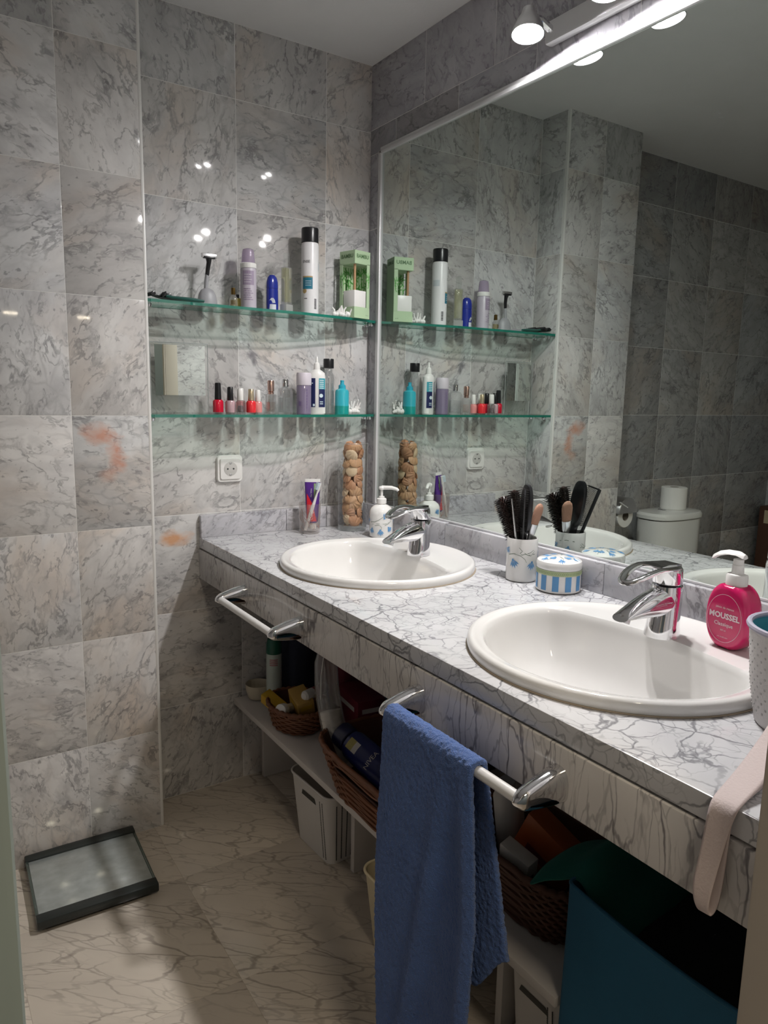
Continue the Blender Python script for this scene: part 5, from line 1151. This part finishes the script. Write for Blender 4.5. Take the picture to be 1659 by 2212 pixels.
mb = MB(); mb.add(*nprint(-0.016, 0.012, 0.148, 0.164, 0.001)); g = sh(text_geo('NIVEA', 0.018), 0, 0.098); mb.add([(v[0], fy(v[0], 0.001), v[1]) for v in g[0]], g[1]); mb.build('white_print', M_WHC, nb, 0)
q0, q1 = (-0.425, -0.850, 0.366), (-0.452, -0.596, 0.412)
place(nb, q0, q1, face_roll(q0, q1))
pouch('pink_bottle', 'reddish rounded bottle at the back of the large wicker basket', 'bottle', (-0.330, -0.745, BT+0.03), (0.06, 0.08, 0.13), pmat('dull_red_plastic', (0.40, 0.13, 0.09), 0.4), 0.3, 8)
tubelike('white_tube', 'slim white tube standing upright in the large wicker basket', 'tube', (-0.385, -0.855, BT+0.03), (-0.40, -0.865, BT+0.22), [(0.014, 0), (0.015, 0.1), (0.012, 0.125)], [(0.012, 0.124), (0.011, 0.15), (0.007, 0.158), (0.001, 0.158)], M_WHC, M_WHC)
pouch('folded_cloth', 'crumpled pale cloth stuffed in the large wicker basket', 'cloth', (-0.345, -0.880, BT+0.03), (0.12, 0.14, 0.10), pmat('pale_cloth', (0.42, 0.42, 0.40), 0.9, bump=(70, 0.6)), 0.2, 12)
# third basket behind the towel, with packs
wicker('dark wicker basket of packs behind the hanging towel near the teal hamper', (-0.335, -1.222, BT), 0, 0.095, 0.120, 0.115, 0.145, 0.120, 0.5, 12, 48, mat=M_WICKD)
tubelike('ring_marked_bottle', 'grey white bottle with a ring mark in the dark wicker basket', 'bottle', (-0.335, -1.130, BT+0.05), (-0.385, -1.150, BT+0.27), [(0.028, 0), (0.030, 0.02), (0.030, 0.14), (0.02, 0.155)], [(0.016, 0.153), (0.016, 0.178), (0.001, 0.178)], M_WHC, M_GREYPL)
carton('orange_pack', 'orange pack sticking out of the dark wicker basket', 'pack', (-0.345, -1.225, BT+0.075), (0.045, 0.13, 0.10), pmat('orange_pack_card', (0.36, 0.075, 0.012), 0.45), (0.45, -0.1, 0.15), [(-0.3, 0.3, 0.2, 0.4)], M_REDC)
carton('white_pack', 'white pack in front in the dark wicker basket', 'pack', (-0.405, -1.215, BT+0.05), (0.03, 0.07, 0.09), M_WHC, (0.2, -0.2, 0.1), [(-0.3, 0.1, 0.5, 0.65)], M_BPLAS)
# plastic baskets on the floor
M_PBW = pmat('white_basket_plastic', (0.68, 0.65, 0.62), 0.45); M_PBC = pmat('cream_basket_plastic', (0.66, 0.57, 0.38), 0.45)
def plastic_basket(lab, loc, w0, d0, w1, d1, h_, mat, rz=0.0):
    t_ = thing('storage_basket', lab, 'basket', loc, rz, 'plastic storage baskets on the floor')
    n = 14
    def ring(s, off=0.0, z=None):
        w_ = w0+(w1-w0)*s+2*off; d_ = d0+(d1-d0)*s+2*off; r = 0.022+0.01*s
        return [(x, y, (h_*s if z is None else z)) for x, y in rrect(w_, d_, r, 8)]
    nn = len(ring(0)); ks = 20
    def sk_(i, k):
        p = ring((k+0.5)/ks)[i]; return p[0] < -w0/2-0.002 and 0.74 < (k+0.5)/ks < 0.86 and False
    mb = MB(); mb.loft([ring(k/ks) for k in range(ks+1)], True, False)
    mb.loft([list(reversed(ring(k/ks, -0.0025, max(0.003, h_*k/ks)))) for k in range(ks+1)], True, False)
    mb.build('basket_body', mat, t_, 50)
    rim = ring(1.0, 0.001); MB().tube([(p[0], p[1], p[2]) for p in rim], 0.0035, 8, True).build('rolled_rim', mat, t_, 60)
    hm = MB()
    xw = lambda s: -(w0+(w1-w0)*s)/2-0.0008
    hm.add([(xw(0.86), -0.032, h_*0.86), (xw(0.86), 0.032, h_*0.86), (xw(0.77), 0.038, h_*0.78), (xw(0.77), -0.038, h_*0.78)], [(0, 1, 2, 3)])
    hm.build('handle_slot', M_DARK, t_, 0)
    pf = MB()
    for k in range(34):
        s = 0.06+0.84*k/34
        for c_ in range(12):
            y = -(d0+(d1-d0)*s)/2-0.0006; x = (w0+(w1-w0)*s)*(-0.40+0.80*c_/11); 
            for yy in (y, -y): pf.box((x, yy, h_*s), (0.0026, 0.0012, 0.0032))
        for c_ in range(2): pf.box((-(w0+(w1-w0)*s)/2-0.0004+0.004*0, -(d0)/2*0.80+c_*0.012, h_*s), (0.0012, 0.0022, 0.0030))
    pf.build('perforations', M_DARK, t_, 0, kind='stuff')
    return t_
plastic_basket('white perforated basket on the floor below the large wicker basket', (-0.350, -0.470, 0.0005), 0.21, 0.175, 0.245, 0.215, 0.205, M_PBW, 0.06)
plastic_basket('cream perforated basket on the floor left of the hanging towel', (-0.390, -0.960, 0.0005), 0.23, 0.205, 0.265, 0.25, 0.190, M_PBC, 0.0)
plastic_basket('small white perforated basket on the floor beside the teal hamper', (-0.310, -1.292, 0.0005), 0.20, 0.12, 0.225, 0.145, 0.185, M_PBW, 0.0)
# hamper
hp = thing('laundry_hamper', 'open teal fabric laundry hamper under the near end of the worktop', 'hamper', (-0.315, -1.597, 0.0005))
M_TEALF = pmat('teal_fabric', (0.022, 0.13, 0.23), 0.85, bump=(600, 0.3), var=0.1)
hx, hy, hz = 0.185, 0.178, 0.505
def hring(z, off=0.0, sag=0.0):
    pts = rrect(2*(hx+off), 2*(hy+off), 0.012, 3); 
    out = []
    m_ = len(pts)
    for i in range(m_):
        a, b_ = Vector(pts[i]), Vector(pts[(i+1) % m_]); L_ = (b_-a).length; k = 8 if L_ > 0.1 else 1
        for j in range(k):
            f = j/k; p = a.lerp(b_, f); sg = sag*math.sin(PI*f) if k > 1 else 0; out.append((p.x, p.y, z-sg))
    return out
mb = MB(); mb.loft([hring(0), hring(0.25, 0.002), hring(0.45), hring(hz, 0, 0.010)], True, False); mb.loft([list(reversed(q)) for q in (hring(0.004, -0.003), hring(0.25, -0.002), hring(hz, -0.003, 0.010))], True, False); mb.build('fabric_body', M_TEALF, hp, 50)
MB().tube(hring(hz, -0.0015, 0.010), 0.0035, 6, True).build('piped_edge', M_TEALF, hp, 60)
# green garment draped in the hamper's corner
def garment():
    nx, ny = 26, 22; vs = []; fs = []
    for j in range(ny+1):
        for i in range(nx+1):
            u, v = i/nx, j/ny
            x = -0.490+0.30*u; y = -1.362-0.22*v
            d = max(0, v-0.30)
            z = 0.512+0.035*math.exp(-((u-0.35)/0.35)**2)*(1-v)-0.30*d-0.02*u+0.012*math.sin(10*(u*0.5+v*2.2))*(0.2+v)
            if v < 0.24: z -= (0.24-v)*0.16
            if u < 0.10: z -= (0.10-u)*0.15
            vs.append((x+0.03*v-0.035*(1-u)*max(0, 0.24-v)/0.24, y, z))
    for j in range(ny):
        for i in range(nx): fs.append((j*(nx+1)+i, j*(nx+1)+i+1, (j+1)*(nx+1)+i+1, (j+1)*(nx+1)+i))
    return MB().add(vs, fs)
gm = garment().build('green_garment', pmat('dark_green_cloth', (0.010, 0.13, 0.105), 0.9, bump=(250, 0.4)), angle=180); md = gm.modifiers.new('sub', 'SUBSURF'); md.render_levels = 1; md = gm.modifiers.new('thick', 'SOLIDIFY'); md.thickness = 0.003
tag(gm, 'dark green garment draped over the corner of the teal hamper', 'clothes')
pouch('dark_laundry', 'dark laundry heaped inside the teal hamper', 'clothes', (-0.305, -1.62, 0.02), (0.33, 0.30, 0.40), pmat('black_cloth', (0.008, 0.010, 0.014), 0.95, bump=(60, 0.7)), 0.1, 17)
# ---------------------------------------------------------------- floor scale
gs = thing('bathroom_scale', 'square glass bathroom scale with dark edge bars on the floor by the pillar', 'scale', (-1.008, -0.283, 0.0005), -0.035)
M_SCG = nt('silvered_glass'); m, t, b = M_SCG; b.inputs['Base Color'].default_value = (0.42, 0.47, 0.46, 1); b.inputs['Roughness'].default_value = 0.16; b.inputs['Metallic'].default_value = 0.55
nz = N(t, 'ShaderNodeTexNoise'); nz.inputs['Scale'].default_value = 9; r = ramp(t, [(0.3, (0.46, 0.50, 0.49)), (0.8, (0.60, 0.65, 0.64))]); t.links.new(nz.outputs['Fac'], r.inputs[0]); t.links.new(r.outputs[0], b.inputs['Base Color'])
MB().box((0, 0, 0.024), (0.268, 0.235, 0.006), 0.001).build('glass_top', m, gs)
for sg in (-1, 1):
    MB().box((0, sg*0.130, 0.021), (0.282, 0.032, 0.022), 0.003).build('edge_bar', M_DARK, gs)
    MB().box((sg*0.1375, 0, 0.024), (0.006, 0.235, 0.010), 0.0015).build('side_edge', glassmat('scale_edge_glass', (0.4, 0.5, 0.46), 0.2, (0.12, 0.16, 0.14), 0.5) if sg < 0 else MATS['scale_edge_glass'], gs)
for sx in (-1, 1):
    for sy in (-1, 1): MB().lathe([(0.014, 0), (0.016, 0.003), (0.014, 0.011), (0.003, 0.011)], 18, (sx*0.112, sy*0.118, 0)).build('foot', M_DARK, gs)
# ---------------------------------------------------------------- toilet corner, seen in the mirror
M_TOI = pmat('toilet_ceramic', (0.78, 0.78, 0.76), 0.12, coat=0.4)
wc = thing('toilet', 'white toilet with rounded cistern left of the pillar, seen in the mirror', 'toilet', (-1.60, 0, 0.0005))
def tk(z_, s_, dy=0.0): return [(0.168*s_*math.copysign(abs(math.cos(a))**0.7, math.cos(a)), -0.105+dy+0.098*s_*math.copysign(abs(math.sin(a))**0.7, math.sin(a)), z_) for a in [2*PI*i/40 for i in range(40)]]
MB().loft([tk(0.40, 0.86), tk(0.42, 0.92), tk(0.60, 0.97), tk(0.735, 0.98), tk(0.738, 0.9)]).build('cistern', M_TOI, wc)
MB().loft([tk(0.740, 0.98), tk(0.742, 1.02), tk(0.757, 1.02), tk(0.768, 0.96), tk(0.773, 0.7), tk(0.774, 0.2)]).build('cistern_lid', M_TOI, wc)
MB().lathe([(0.020, 0.7735), (0.021, 0.776), (0.018, 0.779), (0.001, 0.7795)], 24, (0.055, -0.105, 0)).build('flush_button', M_CHROME, wc)
def bo(z_, a, b_, cy_): return [(a*math.cos(2*PI*i/40), cy_+b_*math.sin(2*PI*i/40), z_) for i in range(40)]
MB().loft([bo(0, 0.11, 0.19, -0.32), bo(0.02, 0.11, 0.19, -0.32), bo(0.15, 0.105, 0.18, -0.32), bo(0.28, 0.15, 0.22, -0.36), bo(0.385, 0.182, 0.235, -0.41), bo(0.40, 0.180, 0.232, -0.41), bo(0.398, 0.14, 0.18, -0.41), bo(0.34, 0.12, 0.15, -0.41), bo(0.22, 0.05, 0.06, -0.40)], True, True).build('pan', M_TOI, wc)
MB().loft([bo(0.402, 0.185, 0.235, -0.412), bo(0.404, 0.188, 0.238, -0.412), bo(0.425, 0.187, 0.236, -0.412), bo(0.436, 0.16, 0.20, -0.412), bo(0.438, 0.03, 0.04, -0.412)]).build('seat_cover', M_TOI, wc)
def paper_roll(lab, loc, hr=0.058, h_=0.098, rot=None):
    t_ = thing('toilet_roll', lab, 'toilet roll', loc, 0, 'white toilet rolls', rot)
    MB().lathe([(0.020, 0), (hr-0.002, 0), (hr, 0.002), (hr, h_-0.002), (hr-0.002, h_), (0.020, h_)], 40, cap0=False, cap1=False).build('paper', pmat('tissue', (0.80, 0.79, 0.77), 0.95) if 'tissue' not in MATS else MATS['tissue'], t_)
    MB().lathe([(0.0202, 0.001), (0.0202, h_-0.001)], 28, cap0=False, cap1=False).build('card_core', pmat('grey_card', (0.35, 0.31, 0.27), 0.8) if 'grey_card' not in MATS else MATS['grey_card'], t_)
paper_roll('white toilet roll standing upright on the cistern lid', (-1.635, -0.095, 0.7745), 0.057, 0.10)
ph_ = thing('paper_holder', 'chrome hooded paper holder on the left side of the pillar', 'paper holder', (PX2-0.001, -0.085, 0.80))
MB().box((-0.004, 0, 0.045), (0.008, 0.05, 0.05), 0.003).build('wall_plate', M_CHROME, ph_)
hd_ = []
for y, s_ in ((-0.062, 0.05), (-0.0615, 0.9), (-0.058, 1.0), (0.058, 1.0), (0.0615, 0.9), (0.062, 0.05)): hd_.append([(-0.068-0.060*s_*math.cos(PI*k/20), y, -0.012+0.066*s_*math.sin(PI*k/20)) for k in range(21)])
MB().loft(hd_, False, False, closed=False).build('hood', M_STEEL, ph_, 60)
MB().tube([(-0.008, -0.058, 0.04), (-0.06, -0.06, 0.015), (-0.07, 0, 0.012), (-0.06, 0.06, 0.015)], 0.005, 8).build('roll_bar', M_CHROME, ph_)
paper_roll('white toilet roll hanging in the chrome paper holder', (PX2-0.0695, -0.038, 0.772), 0.050, 0.095, (PI/2, 0, 0))
bx2 = thing('brown_carton', 'brown carton with cream label in the far corner beyond the toilet', 'carton', (-2.540, -0.16, 0.0005))
MB().box((0, 0, 0.36), (0.10, 0.26, 0.72), 0.006).build('carton', pmat('brown_card', (0.085, 0.035, 0.02), 0.6), bx2)
mb = MB(); mb.add([(0.0506, y, z_) for y, z_ in ((-0.10, 0.63), (0.10, 0.63), (0.10, 0.70), (-0.10, 0.70))], [(0, 1, 2, 3)]); mb.build('label_print', pmat('label_cream', (0.55, 0.45, 0.30), 0.5), bx2, 0)
# ---------------------------------------------------------------- finer hierarchy: prints, bristles and fittings belong to the part they sit on
ON = {'lettering': 0, 'small_print': 0, 'label_lines': 0, 'flower_print': 0, 'stem_print': 0, 'stripe_print': 0, 'rope_print': 0, 'green_band': 0, 'twig_print': 0, 'label_print': 0, 'leaf_print': 0,
      'red_print': 0, 'green_print': 0, 'teal_label': 0, 'gold_label': 0, 'navy_label': 0, 'gold_sticker': 0, 'white_print': 0, 'back_label': 0, 'ring_mark': 0, 'perforations': 0, 'rolled_rim': 0, 'handle_slot': 0,
      'crimp': 0, 'drain': 0, 'flush_button': 'cistern_lid', 'aerator': 'spout', 'blade': 'razor_head', 'pin_hole': 'cover', 'recess': 'cover', 'earth_clip': 'cover', 'bamboo_print': 'inner_backing', 'plaited_rim': 0, 'piped_edge': 0, 'card_core': 0}
for root in [o for o in COL.objects if o.type == 'EMPTY']:
    ch = list(root.children)
    first = next((o for o in ch if o.name.split('.')[0] in ('bottle', 'can', 'cup_body', 'pot_body', 'glass_body', 'tube_body', 'bag_body', 'basket_body', 'carton', 'fabric_body', 'lining_weave', 'paper', 'bowl')), None)
    for o in ch:
        k = ON.get(o.name.split('.')[0])
        if k is None: continue
        p = first if k == 0 else next((q for q in ch if q.name.split('.')[0] == k), None)
        if p and p is not o and p.matrix_local == Matrix(): o.parent = p
